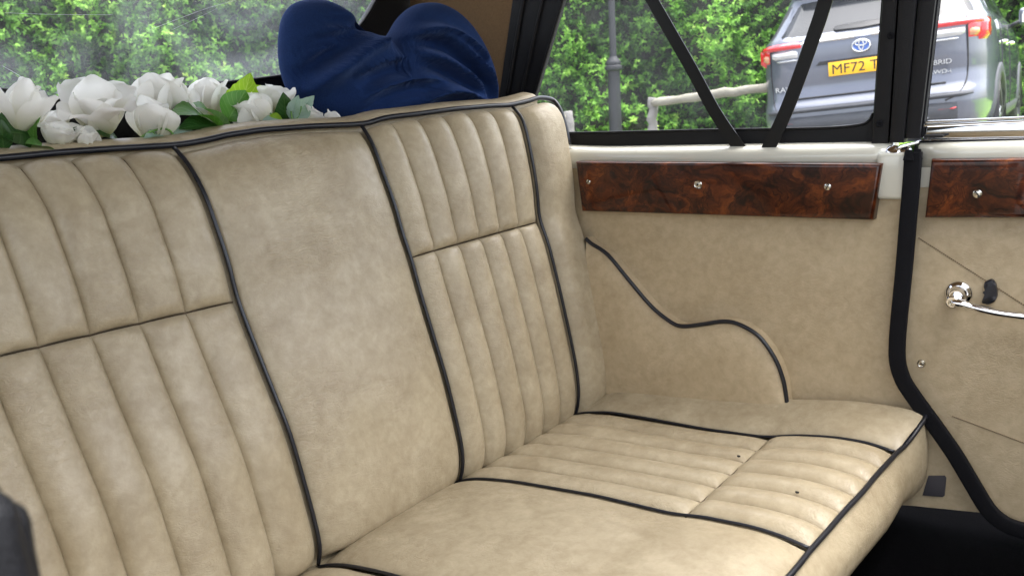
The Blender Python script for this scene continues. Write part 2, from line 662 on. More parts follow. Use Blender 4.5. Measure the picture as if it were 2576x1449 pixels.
# ------------------------------------------------------------------ rear bench seat
P4 = [(1280, 272), (1310, 310), (1332, 400), (1345, 480), (1352, 550), (1375, 620), (1400, 720), (1425, 830), (1443, 920), (1450, 980), (1448, 1020), (1438, 1055)]
P3 = [(905, 320), (935, 370), (965, 450), (990, 520), (1010, 590), (1030, 650), (1055, 740), (1085, 840), (1115, 940), (1140, 1040), (1157, 1120), (1160, 1170), (1152, 1212)]
P2 = [(430, 376), (470, 420), (510, 490), (540, 570), (570, 660), (592, 745), (615, 810), (650, 900), (690, 1000), (725, 1090), (755, 1190), (785, 1300), (800, 1370), (797, 1415)]
YN = [0.736, 1.046, 1.384]
SEAM = [-0.262, -0.254, -0.243]
S0 = 0.37
PROF = []
sgrid = np.linspace(0, 1, 81)
for P, y, zs in zip((P2, P3, P4), YN, SEAM):
    q = smooth_path([on(u, v, 1, y) for u, v in P], 6)
    q = np.vstack([q, q[-1] + (-0.03, 0, -0.04)])
    z, x = q[:, 2], q[:, 0]
    s = np.where(z > zs, S0 * (z - z[0]) / (zs - z[0]), S0 + (1 - S0) * (z - zs) / (-0.64 - zs))
    o = np.argsort(s)
    PROF.append((np.interp(sgrid, s[o], x[o]), np.interp(sgrid, s[o], z[o])))
ZT = np.array([(.05, -.045), (.3, -.04), (.521, -.041), (.586, -.040), (.656, -.041), (.737, -.043), (.778, -.041), (.815, -.035), (.873, -.031), (.947, -.031), (1.011, -.033), (1.053, -.034), (1.097, -.026), (1.163, -.024), (1.242, -.02), (1.327, -.019), (1.386, -.02), (1.428, -.015), (1.46, -.010), (1.485, -.012), (1.505, -.030), (1.53, -.07)])
KX = 0.20 * (1 - sgrid) ** 1.0 + 0.01
BCACHE = {}


def bcol(Y):
    k = round(Y, 5)
    if k in BCACHE:
        return BCACHE[k]
    (x2, z2), (x3, z3), (x4, z4) = PROF
    if Y < YN[0]:
        w = Y - YN[0]
        x, z = x2 + 0.75 * w * KX, z2.copy()
    elif Y < YN[1]:
        t = (Y - YN[0]) / (YN[1] - YN[0])
        x, z = x2 * (1 - t) + x3 * t, z2 * (1 - t) + z3 * t
    elif Y < YN[2]:
        t = (Y - YN[1]) / (YN[2] - YN[1])
        x, z = x3 * (1 - t) + x4 * t, z3 * (1 - t) + z4 * t
    else:
        w = Y - YN[2]
        x, z = x4 + w * KX, z4.copy()
    z = z + (np.interp(Y, ZT[:, 0], ZT[:, 1]) - z[0]) * (1 - sgrid) ** 5
    dx, dz = np.gradient(x), np.gradient(z)
    L = np.hypot(dx, dz)
    nx, nz = -dz / L, dx / L
    ker = np.ones(7) / 7
    nx = np.convolve(np.pad(nx, 3, 'edge'), ker, 'valid')
    nz = np.convolve(np.pad(nz, 3, 'edge'), ker, 'valid')
    BCACHE[k] = (x, z, nx, nz)
    return BCACHE[k]


def B(Y, s, d=0.0):
    x, z, nx, nz = bcol(Y)
    i = lambda a: np.interp(s, sgrid, a)
    return np.array((i(x) + d * i(nx), Y, i(z) + d * i(nz)))


def edge_round(t, w):
    """0 at the edge, 1 beyond w"""
    t = np.clip(t / w, 0, 1)
    return math.sqrt(max(0.0, 1 - (1 - t) ** 2))


bench = thing('rear_bench_seat', 'cream leatherette rear bench seat with fluted panels and navy black piping', 'seat', (-0.65, 0.82, -0.75))


def back_body():
    ys = np.concatenate([np.linspace(0.14, 1.38, 60), np.linspace(1.39, 1.468, 12)])
    V, m = [], None
    for Y in ys:
        col = [B(Y, s, -0.012) for s in np.linspace(1, 0.0, 24)]
        t = B(Y, 0.0)
        col += [t + (-0.006, 0, 0.004), t + (-0.018, 0, 0.011), t + (-0.036, 0, 0.015), t + (-0.056, 0, 0.011), t + (-0.068, 0, -0.004), t + (-0.07, 0, -0.03), np.array((t[0] - 0.07, Y, -0.70)), np.array((-0.93, Y, -0.70))]
        m = len(col)
        V += col
    F = []
    for i in range(len(ys) - 1):
        for k in range(m):
            k2 = (k + 1) % m
            F.append((i * m + k, (i + 1) * m + k, (i + 1) * m + k2, i * m + k2))
    F.append(tuple(range(m)))
    F.append(tuple((len(ys) - 1) * m + k for k in range(m))[::-1])
    return mesh('backrest', V, F, M['leather'], bench)


backrest = back_body()


def pleat(y0, y1, s0, s1, h=0.0108, crown=None):
    def f(a, s):
        Y = y0 + (y1 - y0) * a
        p = 1 - abs(2 * a - 1) ** 2.4
        ds = (s - s0) * 0.62
        de = (s1 - s) * 0.62
        g = edge_round(min(ds, de) + 0.0006, 0.016)
        d = -0.005 + (0.005 + h * g) * (0.18 * min(1, min(a, 1 - a) / 0.05) + 0.82 * p) if g > 0 else -0.005
        if crown:
            d += crown(Y, s) * g
        return B(Y, s, d)
    av = 0.5 - 0.5 * np.cos(np.linspace(0, math.pi, 17))
    n = max(12, int(70 * (s1 - s0)))
    e = np.array([0, .002, .006, .012, .02])
    sv = np.concatenate([s0 + e, np.linspace(s0 + .03, s1 - .03, n), (s1 - e)[::-1]])
    return patch('pleat', f, av, sv, M['leather'], backrest)


FAR = np.linspace(1.046 + 0.004, 1.384 - 0.004, 7)
NEAR = [0.352, 0.412, 0.471, 0.532, 0.595, 0.660, 0.732]


def crown_of(lo, hi, amt):
    return lambda Y, s: amt * max(0.0, 1 - ((2 * (Y - lo) / (hi - lo)) - 1) ** 2) * min(1, s / 0.12)


for SEQ, lo, hi in ((FAR, 1.046, 1.384), (NEAR, 0.352, 0.736)):
    cr = crown_of(lo, hi, 0.006)
    for a, b_ in zip(SEQ[:-1], SEQ[1:]):
        pleat(a, b_, 0.012, S0 - 0.002, crown=cr)
        pleat(a, b_, S0 + 0.002, 0.995, crown=cr)


def pad(name, y0, y1, bulge, s0=0.012, s1=0.995, wy=0.05, shape=None):
    def f(a, s):
        Y = y0 + (y1 - y0) * a
        if shape:
            e = shape(a)
        else:
            e = edge_round(min(a, 1 - a) * (y1 - y0) + 0.0003, wy)
        g = edge_round((s - s0) * 0.62 + 0.0006, 0.045) * edge_round((s1 - s) * 0.62 + .0006, 0.02)
        return B(Y, s, -0.006 + (0.006 + bulge) * e * g)
    av = 0.5 - 0.5 * np.cos(np.linspace(0, math.pi, 33))
    sv = np.concatenate([s0 + np.array([0, .002, .006, .012, .02]), np.linspace(s0 + .03, s1 - .02, 60), s1 - np.array([.01, .004, 0])])
    return patch(name, f, av, sv, M['leather'], backrest)


pad('centre_pad', 0.740, 1.042, 0.020, wy=0.09)
pad('side_pad', 0.150, 0.348, 0.020, wy=0.06)
SPS = lambda a: np.interp(a, [0, .05, .12, .22, .35, .6, .88], [0, .32, .62, .88, 1.0, 1.04, 1.0])
pad('side_pad', 1.389, 1.480, 0.0225, shape=lambda a: SPS(a) if a < 0.88 else 2.6 * math.sqrt(max(0, 1 - ((a - 0.88) / 0.1205) ** 2)) - 1.6)

PR = 0.0031
for Y in (0.350, 0.736, 1.046, 1.3865):
    tube('piping', [B(Y, s, 0.0035) for s in np.linspace(0.0, 1.0, 60)], PR, M['piping'], backrest)
top = [B(Y, 0.0, 0.0) + (0.004, 0, 0.002) for Y in np.linspace(0.15, 1.46, 50)]
top += [on(u, v, 1, 1.497) for u, v in [(1388, 251), (1403, 266), (1415, 293), (1425, 330), (1432, 365)]]
tube('piping', smooth_path(top, 3), 0.0046, M['piping'], backrest, seg=10)

M['seam'] = plain('brown seam and crease shade', (0.085, 0.055, 0.028), 0.7)  # dark brown along the creases: seam thread with crease shade painted in
for SEQ in (FAR, NEAR):
    for Y in SEQ[1:-1]:
        for s0_, s1_ in ((0.02, S0 - 0.004), (S0 + 0.004, 0.99)):
            tube('seam', [B(Y, s_, -0.0035) for s_ in np.linspace(s0_, s1_, 40)], 0.0013, M['seam'], backrest, 5)
    tube('seam', [B(Y, S0, -0.0040) for Y in np.linspace(SEQ[0], SEQ[-1], 40)], 0.0012, M['seam'], backrest, 5)

# seat cushion ---------------------------------------------------
SF = [(1460, 1042), (1530, 1040), (1620, 1055), (1780, 1085), (1925, 1105), (2000, 1100), (2100, 1105), (2190, 1120), (2255, 1145)]
SM = [(1180, 1208), (1220, 1207), (1300, 1215), (1500, 1250), (1700, 1298), (1760, 1302), (1900, 1330), (1990, 1360), (2040, 1387)]
sf = np.array([on(u, v, 1, 1.385) for u, v in SF])
sm = np.array([on(u, v, 1, 1.046) for u, v in SM])
XF = np.array([(.05, -.345), (.736, -.338), (.9, -.334), (1.046, -.327), (1.2, -.316), (1.385, -.302), (1.43, -.290), (1.466, -.281), (1.482, -.281), (1.496, -.297)])
ZF = np.array([(.05, -.605), (.736, -.604), (1.046, -.601), (1.385, -.591), (1.43, -.575), (1.466, -.556), (1.485, -.549), (1.5, -.549)])
XSEAM = -0.505
xf = lambda Y: np.interp(Y, XF[:, 0], XF[:, 1])
zf = lambda Y: np.interp(Y, ZF[:, 0], ZF[:, 1])
EDGE = np.array([(-.96, -.64), (-.917, -.629), (-.859, -.599), (-.786, -.589), (-.651, -.576), (-.499, -.558), (-.395, -.544), (-.306, -.542), (-.281, -.546)])


def cz_base(Y, x):
    def tab(t, dz):
        return np.interp(x, np.concatenate([[-0.98], t[:, 0]]), np.concatenate([[-0.665], t[:, 2]])) + dz
    if Y >= 1.385:
        a = min(1, (Y - 1.385) / 0.107)
        return tab(sf, 0) * (1 - a ** 0.7) + np.interp(x, EDGE[:, 0], EDGE[:, 1]) * a ** 0.7
    if Y >= 1.046:
        t = (Y - 1.046) / 0.339
        return tab(sm, 0) * (1 - t) + tab(sf, 0) * t
    return tab(sm, 0) - 0.004 * min(1, (1.046 - Y) / 0.3)


def cz(Y, x):
    f = np.array([-0.012, -0.006, 0, 0.006, 0.012])          # soften the kinks of the tables
    return float(np.mean([cz_base(Y, x + k * 1.5) for k in f]))


cushion = box('seat_cushion', (-0.95, 0.15, -0.69), (-0.355, 1.485, -0.645), M['leather'], bench, bev=0.01)


def cpatch(name, y0, y1, xa, xb, h, ny=17, nx=44, wy=None, wx=0.02, fade=None, pw=2.2, xfront=False, drop=False):
    def f(a, b_):
        Y = y0 + (y1 - y0) * a
        x1 = xf(Y) if xfront else xb
        x = xa + (x1 - xa) * b_
        ex = edge_round(min(b_ * (x1 - xa), (1 - b_) * (x1 - xa)) + 0.0004, wx)
        if wy:
            ey = edge_round(min(a, 1 - a) * (y1 - y0) + 0.0003, wy)
        else:
            ey = 0.2 * min(1, min(a, 1 - a) / 0.05) + 0.8 * (1 - abs(2 * a - 1) ** pw)
        k = fade(x) if fade else 1.0
        dd = 0.022 * max(0, (a - 0.84) / 0.16) ** 2.2 if drop else 0.0
        return np.array((x, Y, cz(Y, x) - dd - 0.003 + (0.003 + h * k) * ex * ey))
    av = 0.5 - 0.5 * np.cos(np.linspace(0, math.pi, ny))
    bv = np.concatenate([[0, .004, .012, .025], np.linspace(.05, .95, nx), [.975, .988, .996, 1]])
    return patch(name, f, av, bv, M['leather'], cushion)


for lo, hi in ((1.049, 1.382), (0.365, 0.733)):
    seq = np.linspace(lo, hi, 7)
    for a, b_ in zip(seq[:-1], seq[1:]):
        cpatch('pleat', a, b_, -0.945, XSEAM - 0.001, 0.0105, fade=lambda x: 0.55 + 0.45 * min(1, max(0, (x + 0.75) / 0.2)) + (0.25 if x < -0.85 else 0), wx=0.03)
        cpatch('pleat', a, b_, XSEAM + 0.001, 0, 0.0120, nx=26, wx=0.025, xfront=True)
cpatch('centre_pad', 0.740, 1.042, -0.945, 0, 0.016, ny=31, nx=50, wy=0.10, wx=0.05, xfront=True)
cpatch('side_pad', 1.389, 1.4885, -0.93, 0, 0.006, ny=25, nx=50, wy=0.03, wx=0.03, xfront=True, drop=True)
cpatch('side_pad', 0.150, 0.361, -0.945, 0, 0.016, ny=25, nx=40, wy=0.06, wx=0.05, xfront=True)


for lo, hi in ((1.049, 1.382), (0.365, 0.733)):
    for Y in np.linspace(lo, hi, 7)[1:-1]:
        tube('seam', [np.array((x, Y, cz(Y, x) - 0.0022)) for x in np.linspace(-0.92, XSEAM - 0.004, 40)], 0.0012, M['seam'], cushion, 5)
        tube('seam', [np.array((x, Y, cz(Y, x) - 0.0022)) for x in np.linspace(XSEAM + 0.004, xf(Y) - 0.004, 24)], 0.0012, M['seam'], cushion, 5)
    tube('seam', [np.array((XSEAM, Y, cz(Y, XSEAM) - 0.0018)) for Y in np.linspace(lo, hi, 30)], 0.0014, M['seam'], cushion, 5)


def fb(Y, t):
    """front border, rolling round the outer corner"""
    x = xf(Y) + (0.024 if Y < 1.30 else 0.024 - 0.016 * min(1, (Y - 1.30) / 0.17)) * math.sin(min(1, t / 0.6) * math.pi / 2) - 0.006 * max(0, (t - 0.7) / 0.3) ** 2
    z = zf(Y) - 0.004 + (-0.672 - zf(Y)) * t
    return np.array((x, Y + 0.003 * math.sin(t * math.pi) * (Y > 1.45), z))


fy = np.concatenate([np.linspace(0.15, 1.42, 40), np.linspace(1.43, 1.497, 16)])
ft = np.linspace(0, 1, 18)
FV = []
for Y in fy:
    FV += [fb(Y, t) for t in ft]
for k, dx in enumerate((0.02, 0.06, 0.2)):              # round the corner and back along the side
    FV += [fb(1.497, t) + (-dx, 0.002, 0) for t in ft]
mesh('front_border', FV, gridfaces(len(fy) + 3, len(ft)), M['leather'], cushion)
fp = [np.array((xf(Y) + 0.002, Y, zf(Y) + 0.002 + (0.0 if Y > 1.4 else 0.004))) for Y in np.linspace(0.15, 1.496, 60)]
wob = [0.0015 * math.sin(i * 0.9) * math.sin(i * 0.23) for i in range(60)]
fp = [p + (w, 0, w * 0.7) for p, w in zip(fp, wob)]
fp += [np.array((-0.315, 1.499, -0.546)), np.array((-0.36, 1.499, -0.548))]
tube('piping', smooth_path(fp, 2), 0.0039, M['piping'], cushion, seg=10)
for Y, T in ((0.736, sm), (1.0455, sm), (1.3855, sf)):
    pth = [np.array((x, Y, cz(Y, x) + 0.0028)) for x in np.linspace(-0.94, xf(Y), 60)]
    tube('piping', pth, 0.0026, M['piping'], cushion)
tube('piping', [np.array((x, 1.4895, np.interp(x, EDGE[:, 0], EDGE[:, 1]) - 0.006)) for x in np.linspace(-0.93, -0.55, 24)], 0.0035, M['piping'], cushion)
box('seat_base', (-1.0, 0.15, -0.752), (-0.40, 1.49, -0.69), M['carpet'], bench, bev=0.004)

for (u, v), lab in (((1858, 1138), 'tiny dark crumb on the rear flutes of the seat cushion'), ((2005, 1252), 'tiny dark crumb on the front flutes of the seat cushion')):
    d_ = ray(u, v)
    p = d_ * (-0.588 / d_[2])
    p[2] = cz(p[1], p[0]) + 0.0075
    o = prism('crumb', [p + (0.0026 * math.cos(t) * (1 + .3 * math.sin(3 * t)), 0.002 * math.sin(t), 0) for t in np.linspace(0, 2 * math.pi, 9, endpoint=False)], (0, 0, 0.002), M['dark'])
    tag(o, lab, 'crumb')

# ------------------------------------------------------------------ quarter trim panel beyond the bench
YP = 1.493
panel = thing('quarter_trim_panel', 'cream trim panel with full burr walnut strip at the end of the bench', 'trim panel', (-0.65, YP, -0.75))


def pl(pts, y):
    return [on(u, v, 1, y) for u, v in pts]


prism('panel_board', pl([(1370, 415), (2290, 415), (2266, 700), (2254, 880), (2266, 940), (2345, 1040), (2435, 1180), (2500, 1292), (2300, 1272), (1500, 1215)], YP), (0, 0.018, 0), M['leather_panel'], panel)
# painted sill cap
cap_prof = [(1.489, -.150), (1.487, -.132), (1.488, -.122), (1.492, -.118), (1.499, -.112), (1.510, -.109), (1.535, -.109), (1.552, -.112), (1.556, -.150)]
V = []
xs = np.linspace(-1.12, -0.352, 30)
for x in xs:
    lift = 0.010 * max(0, (-0.86 - x) / 0.2) ** 1.5
    V += [np.array((x, y, z + (lift if z > -.13 else 0))) for y, z in cap_prof]
m_ = len(cap_prof)
F = [(i * m_ + k, i * m_ + (k + 1) % m_, (i + 1) * m_ + (k + 1) % m_, (i + 1) * m_ + k) for i in range(len(xs) - 1) for k in range(m_)]
F += [tuple(range(m_))[::-1], tuple((len(xs) - 1) * m_ + k for k in range(m_))]
mesh('sill_cap', V, F, M['cream_paint'], panel)
box('painted_post', (-0.369, 1.479, -0.199), (-0.322, 1.53, -0.124), M['cream_paint'], panel, bev=0.007, seg=3)


def screw(name, c, r, parent, slot_ang=0.8, cup=False):
    c = np.array(c, float)
    o = lathe(name, [(r, 0), (r, 0.0008), (r * 0.88, 0.0018), (r * 0.72, 0.0010), (r * 0.62, 0.0010), (r * 0.58, 0.0019), (r * 0.3, 0.0023), (0, 0.0024)] if cup else [(r, 0), (r * 0.97, 0.0006), (r * 0.74, 0.0014), (r * 0.3, 0.0019), (0, 0.0020)], c, (0, -1, 0), M['steel'], parent, 20)
    ca, sa = math.cos(slot_ang), math.sin(slot_ang)
    w = r * (0.13 if not cup else 0.22)
    L = r * (0.8 if not cup else 0.22)
    p = [c + (x * ca - z * sa, -0.0026, x * sa + z * ca) for x, z in ((-L, -w), (L, -w), (L, w), (-L, w))]
    prism(name.split('.')[0] + '_slot', p, (0, 0.0012, 0), M['dark'], o)
    return o


def wood(name, px, y0, y1, parent, bev=0.0065):
    pts = pl(px, y0)
    bm = bmesh.new()
    a = [bm.verts.new(Vector(p)) for p in pts]
    b_ = [bm.verts.new(Vector((p[0], y1, p[2]))) for p in pts]
    f = bm.faces.new(a)
    bm.faces.new(b_[::-1])
    for i in range(4):
        j = (i + 1) % 4
        bm.faces.new((a[j], a[i], b_[i], b_[j]))
    bmesh.ops.bevel(bm, geom=list(f.edges), offset=bev, segments=4, profile=0.5, affect='EDGES')
    return from_bm(name, bm, M['wood'], parent, smooth=True)


strip = wood('walnut_strip', [(1446, 407), (2218, 412), (2195, 555), (1462, 532)], 1.4685, 1.4935, panel)
screw('screw', on(1480, 458, 1, 1.4687), 0.0050, strip, 0.6)
screw('screw', on(1756, 465, 1, 1.4687), 0.0078, strip, 0.3, cup=True)
screw('screw', on(2082, 470, 1, 1.4687), 0.0060, strip, 1.1)

# bolster with its own piping
BC = [(1475, 600), (1490, 613), (1530, 640), (1580, 700), (1640, 770), (1690, 810), (1720, 820), (1770, 815), (1820, 808), (1860, 815), (1910, 845), (1950, 900), (1970, 950), (1978, 990), (1982, 1030)]
BY = 1.467
bc = smooth_path(pl(BC, BY), 5)
nb = len(bc)
V, F = [], []
rr_ = [0, .2, .4, .6, .75, .86, .93, .97, 1.0]
for i, p in enumerate(bc):
    base = np.array((bc[0][0] + (bc[-1][0] - bc[0][0]) * i / (nb - 1), BY, -0.67))
    for r in rr_:
        q = base + (p - base) * r
        q[1] -= 0.013 * (1 - r ** 6) * (0.35 + 0.65 * min(1, 2.2 * r))
        V.append(q)
    q = p.copy(); q[1] += 0.006; V.append(q + nrm(p - base) * 0.001)
    q = p.copy(); q[1] = YP + 0.004; V.append(q + nrm(p - base) * 0.001)
mb = len(rr_) + 2
mesh('bolster', V, gridfaces(nb, mb), M['leather_panel'], panel)
tube('piping', bc + (0, -0.002, 0), 0.0041, M['piping'], panel)
prism('fabric_tab', pl([(2335, 1197), (2376, 1197), (2380, 1203), (2376, 1247), (2371, 1250), (2320, 1246)], YP - 0.003), (0, 0.004, 0), M['tab'], panel, bev=0.001)

# ------------------------------------------------------------------ door seal
SEAL = [(2298, 383), (2292, 470), (2284, 560), (2274, 680), (2262, 800), (2257, 870), (2259, 915), (2273, 958), (2300, 1000), (2345, 1062), (2400, 1140), (2445, 1215), (2485, 1280), (2520, 1312), (2560, 1330), (2640, 1350)]
sprof = [(0.0128 * math.copysign(abs(math.cos(t)) ** 0.35, math.cos(t)), 0.0065 * math.copysign(abs(math.sin(t)) ** 0.45, math.sin(t))) for t in np.linspace(0, 2 * math.pi, 20, endpoint=False)]
seal = thing('door_seal', 'black rubber door seal between walnut trimmed panel and door', 'door seal', tuple(on(2257, 870, 1, 1.48)))
spath = smooth_path(pl(SEAL, 1.478), 4)
sweep('seal_strip', spath, sprof, M['rubber'], seal)


def ragged(name, centre, n, parent, up=0.012, w=0.016):
    bm = bmesh.new()
    r_ = random.Random(n)
    for k in range(n):
        x = centre[0] + (k / (n - 1) - 0.5) * 2 * w
        h = up * (0.4 + r_.random())
        y = centre[1] + (r_.random() - 0.5) * 0.016
        c = [bm.verts.new((x - 0.005, y - 0.004, centre[2] - 0.012)), bm.verts.new((x + 0.005, y - 0.004, centre[2] - 0.012)), bm.verts.new((x + 0.005, y + 0.004, centre[2] - 0.012)), bm.verts.new((x - 0.005, y + 0.004, centre[2] - 0.012))]
        t = [bm.verts.new((x - 0.003 + r_.random() * 0.003, y - 0.002, centre[2] + h)), bm.verts.new((x + 0.003, y - 0.002, centre[2] + h * 0.8)), bm.verts.new((x + 0.002, y + 0.002, centre[2] + h * 0.9)), bm.verts.new((x - 0.003, y + 0.002, centre[2] + h))]
        for i in range(4):
            j = (i + 1) % 4
            bm.faces.new((c[i], c[j], t[j], t[i]))
        bm.faces.new(t)
        bm.faces.new(c[::-1])
    return from_bm(name, bm, M['rubber'], parent, smooth=True)


ragged('torn_edge', spath[0], 4, seal, 0.008, 0.008)

# the same seal on the open side, right in front of the lens
seal2 = thing('door_seal', 'torn top of black rubber door seal in front of the fluted backrest', 'door seal', (-0.33, 0.115, -0.5))
path2 = np.array([(-0.3085, 0.114, -0.165), (-0.309, 0.114, -0.2), (-0.322, 0.112, -0.3), (-0.332, 0.112, -0.42), (-0.33, 0.112, -0.49), (-0.30, 0.112, -0.54), (-0.25, 0.112, -0.62), (-0.19, 0.112, -0.72), (-0.1, 0.112, -0.75)])
sweep('seal_strip', smooth_path(path2, 4), [(a * 1.1, b_ * 1.5) for a, b_ in sprof], M['rubber'], seal2)
for k, (dx, dy, zt, r) in enumerate(((0.0095, -0.002, -0.1345, 0.0068), (0.0015, 0.004, -0.1425, 0.0060), (-0.0065, -0.003, -0.128, 0.0052), (-0.0125, 0.003, -0.136, 0.005), (0.0045, -0.008, -0.150, 0.0048))):
    p = np.array((-0.3110 + dx, 0.112 + dy, zt + 0.017))
    zz = [0, -0.0015, -0.004, -0.008, -0.02, -0.05, -0.12, -0.25]
    rr = [0.15, 0.55, 0.85, 1.0, 1.0, 0.95, 0.95, 0.9]
    tube('rubber_fold', [p + (-0.10 * max(z, -0.08) + 0.0008 * math.sin(z * 90 + k), 0.001 * math.sin(z * 60 + k), z) for z in zz], [r * q for q in rr], M['vinyl'], seal2, seg=12)

# ------------------------------------------------------------------ door
door = thing('car_door', 'cream trimmed car door with chrome handle and cropped walnut strip', 'door', (-0.1, 1.50, -0.75))
YD = 1.497
dedge = [(2308, 400), (2300, 560), (2290, 700), (2276, 860), (2278, 920), (2295, 965), (2330, 1015), (2380, 1085), (2430, 1165), (2475, 1245), (2510, 1290), (2560, 1318), (2620, 1335)]
dpts = pl(dedge, YD)
dpts += [np.array((0.45, YD, -0.74)), np.array((0.45, YD, dpts[0][2]))]
prism('door_card', dpts, (0, 0.03, 0), M['leather_panel'], door)
# a painted inner edge beside the seal, its top cap and the chrome waist rails
xl = on(2312, 390, 1, YD)[0]
cap2 = [(1.4965, -.150), (1.489, -.146), (1.4865, -.128), (1.488, -.120), (1.493, -.1145), (1.502, -.111), (1.54, -.110), (1.54, -.150)]
V = []
xs2 = np.linspace(xl, 0.45, 12)
for x in xs2:
    V += [np.array((x, y, z + 0.010 * (x - xl) if z > -.14 else z)) for y, z in cap2]
m_ = len(cap2)
F = [(i * m_ + k, i * m_ + (k + 1) % m_, (i + 1) * m_ + (k + 1) % m_, (i + 1) * m_ + k) for i in range(len(xs2) - 1) for k in range(m_)]
F += [tuple(range(m_))[::-1], tuple((len(xs2) - 1) * m_ + k for k in range(m_))]
mesh('painted_cap', V, F, M['cream_paint'], door)
prism('painted_edge', pl([(2300, 394), (2347, 394), (2339, 472), (2296, 472)], YD - 0.003), (0, 0.004, 0), M['cream_paint'], door, bev=0.001)
dstrip = wood('walnut_strip', [(2342, 401), (2860, 396), (2860, 550), (2325, 549)], 1.4745, 1.4985, door)
screw('screw', on(2459, 488, 1, 1.4747), 0.0066, dstrip, -0.9)


def railbar(name, u0, v0, v0b, u1, v1, v1b, y, th, mat):
    a, b_, c, d = on(u0, v0, 1, y), on(u1, v1, 1, y), on(u1, v1b, 1, y), on(u0, v0b, 1, y)
    k = (0.45 - a[0]) / (b_[0] - a[0])
    b2 = a + (b_ - a) * k
    c2 = d + (c - d) * k
    return prism(name, [a, b2, c2, d], (0, th, 0), mat, door, bev=min(th, abs(a[2] - d[2])) * 0.3)


railbar('gasket', 2300, 356, 366, 2576, 351, 361, 1.503, 0.03, M['rubber'])
railbar('chrome_sill', 2318, 319, 354, 2576, 307, 350, 1.512, 0.012, M['chrome'])
railbar('chrome_rail', 2318, 305, 311, 2576, 293, 299, 1.508, 0.006, M['chrome'])
railbar('chrome_rail', 2318, 313, 319.5, 2576, 301, 307.5, 1.506, 0.006, M['chrome'])
railbar('sill_lip', 2305, 352, 356, 2576, 347, 351, 1.5075, 0.006, M['chrome'])
box('sill_clip', (*on(2324, 362, 1, 1.5)[[0]], 1.498, -0.1035), (on(2372, 352, 1, 1.5)[0], 1.512, -0.0985), M['dark'], door, bev=0.0015)
g0 = on(2318, 312, 1, 1.516)
mesh('door_glass', [(g0[0], 1.516, g0[2]), (0.45, 1.516, g0[2] + 0.02), (0.45, 1.50, 0.40), (g0[0] + 0.03, 1.50, 0.40)], [(0, 1, 2, 3)], M['pane_door'], door, smooth=False)
# handle
hc = on(2412, 738, 1, YD)
h0 = on(2395, 760, 1, YD - 0.036)
hp = [h0 + (-0.002, 0, 0.0), h0 + (0.012, 0, -0.001), h0 + (0.03, 0.0, -0.005), h0 + (0.06, 0.001, -0.0105), h0 + (0.095, 0.004, -0.0135), h0 + (0.13, 0.008, -0.0145), h0 + (0.155, 0.010, -0.0145)]
hp = smooth_path(hp, 5)
tt = np.linspace(0, 1, len(hp))
V, F = tube_data(hp, np.interp(tt, [0, .04, .10, .3, .7, .95, 1], [.006, .0088, .0088, .0074, .0068, .0062, .003]), 16, 0.8)
arm = mesh('door_handle', V, F, M['chrome'], door)
lathe('rosette', [(0.0205, 0), (0.0205, 0.0025), (0.0185, 0.0055), (0.0145, 0.0075), (0.0135, 0.007), (0.012, 0.010), (0.0105, 0.012), (0.0098, 0.024), (0, 0.024)], hc, (0, -1, 0), M['chrome'], arm, 36)
lathe('boss', [(0.0092, 0), (0.0092, 0.014), (0.0096, 0.022), (0.008, 0.0235), (0, 0.0235)], h0 + (0.001, 0.018, 0.001), (0, -1, 0), M['chrome'], arm, 24)
lathe('grub_screw', [(0.0042, 0), (0.0042, 0.002), (0.0030, 0.0022), (0.0030, 0.0008), (0, 0.0008)], h0 + (-0.0005, -0.0052, 0.0), (0, -1, 0), M['steel'], arm, 16)
kid = smooth_path(pl([(2492, 703), (2503, 712), (2508, 735), (2506, 752), (2495, 764), (2470, 764), (2474, 748), (2478, 735), (2474, 718), (2480, 706)], YD - 0.009), 4)[:-1]
prism('lock_escutcheon', kid, (0, 0.010, 0), M['piping'], door, bev=0.003)
screw('screw', on(2318, 914, 1, YD - 0.0005), 0.0066, door, 0.4, cup=True)


def stitches(name, a, b_, n, parent):
    bm = bmesh.new()
    a, b_ = np.array(a), np.array(b_)
    d = (b_ - a) / n
    w = np.array((-d[2], 0, d[0])) / np.linalg.norm(d) * 0.0008
    for k in range(n):
        p, q = a + d * (k + 0.14), a + d * (k + 0.86)
        top_ = [p - w, q - w, q + w, p + w]
        vs = [bm.verts.new(x + (0, -0.0012, 0)) for x in top_] + [bm.verts.new(x + (0, 0.001, 0)) for x in top_]
        bm.faces.new(vs[:4])
        for i in range(4):
            j = (i + 1) % 4
            bm.faces.new((vs[j], vs[i], vs[4 + i], vs[4 + j]))
    return tag(from_bm(name, bm, M['thread'], parent), kind='stuff')


stitches('stitching', on(2310, 598, 1, YD), on(2620, 795, 1, YD), 62, door)
stitches('stitching', on(2395, 1046, 1, YD), on(2620, 1130, 1, YD), 46, door)
tube('seam_cord', [on(2312, 599, 1, YD + 0.0012), on(2620, 797, 1, YD + 0.0012)], 0.0014, M['leather_panel'], door)

# ------------------------------------------------------------------ pillar between quarter window and door glass
pillar = thing('hood_pillar', 'black vinyl covered hood pillar with two dark screws beside door glass', 'pillar', tuple(on(2250, 360, 1, 1.51)))


def slat(name, top2, bot2, y, th, mat):
    (ua, ub, va), (uc, ud, vc) = top2, bot2
    a, b_ = on(ua, va, 1, y), on(ub, va, 1, y)
    d, c = on(uc, vc, 1, y), on(ud, vc, 1, y)
    k = (0.42 - d[2]) / (a[2] - d[2])
    a2 = d + (a - d) * k
    b2 = c + (b_ - c) * k
    return prism(name, [a2, b2, c, d], (0, th, 0), mat, pillar, bev=0.003)


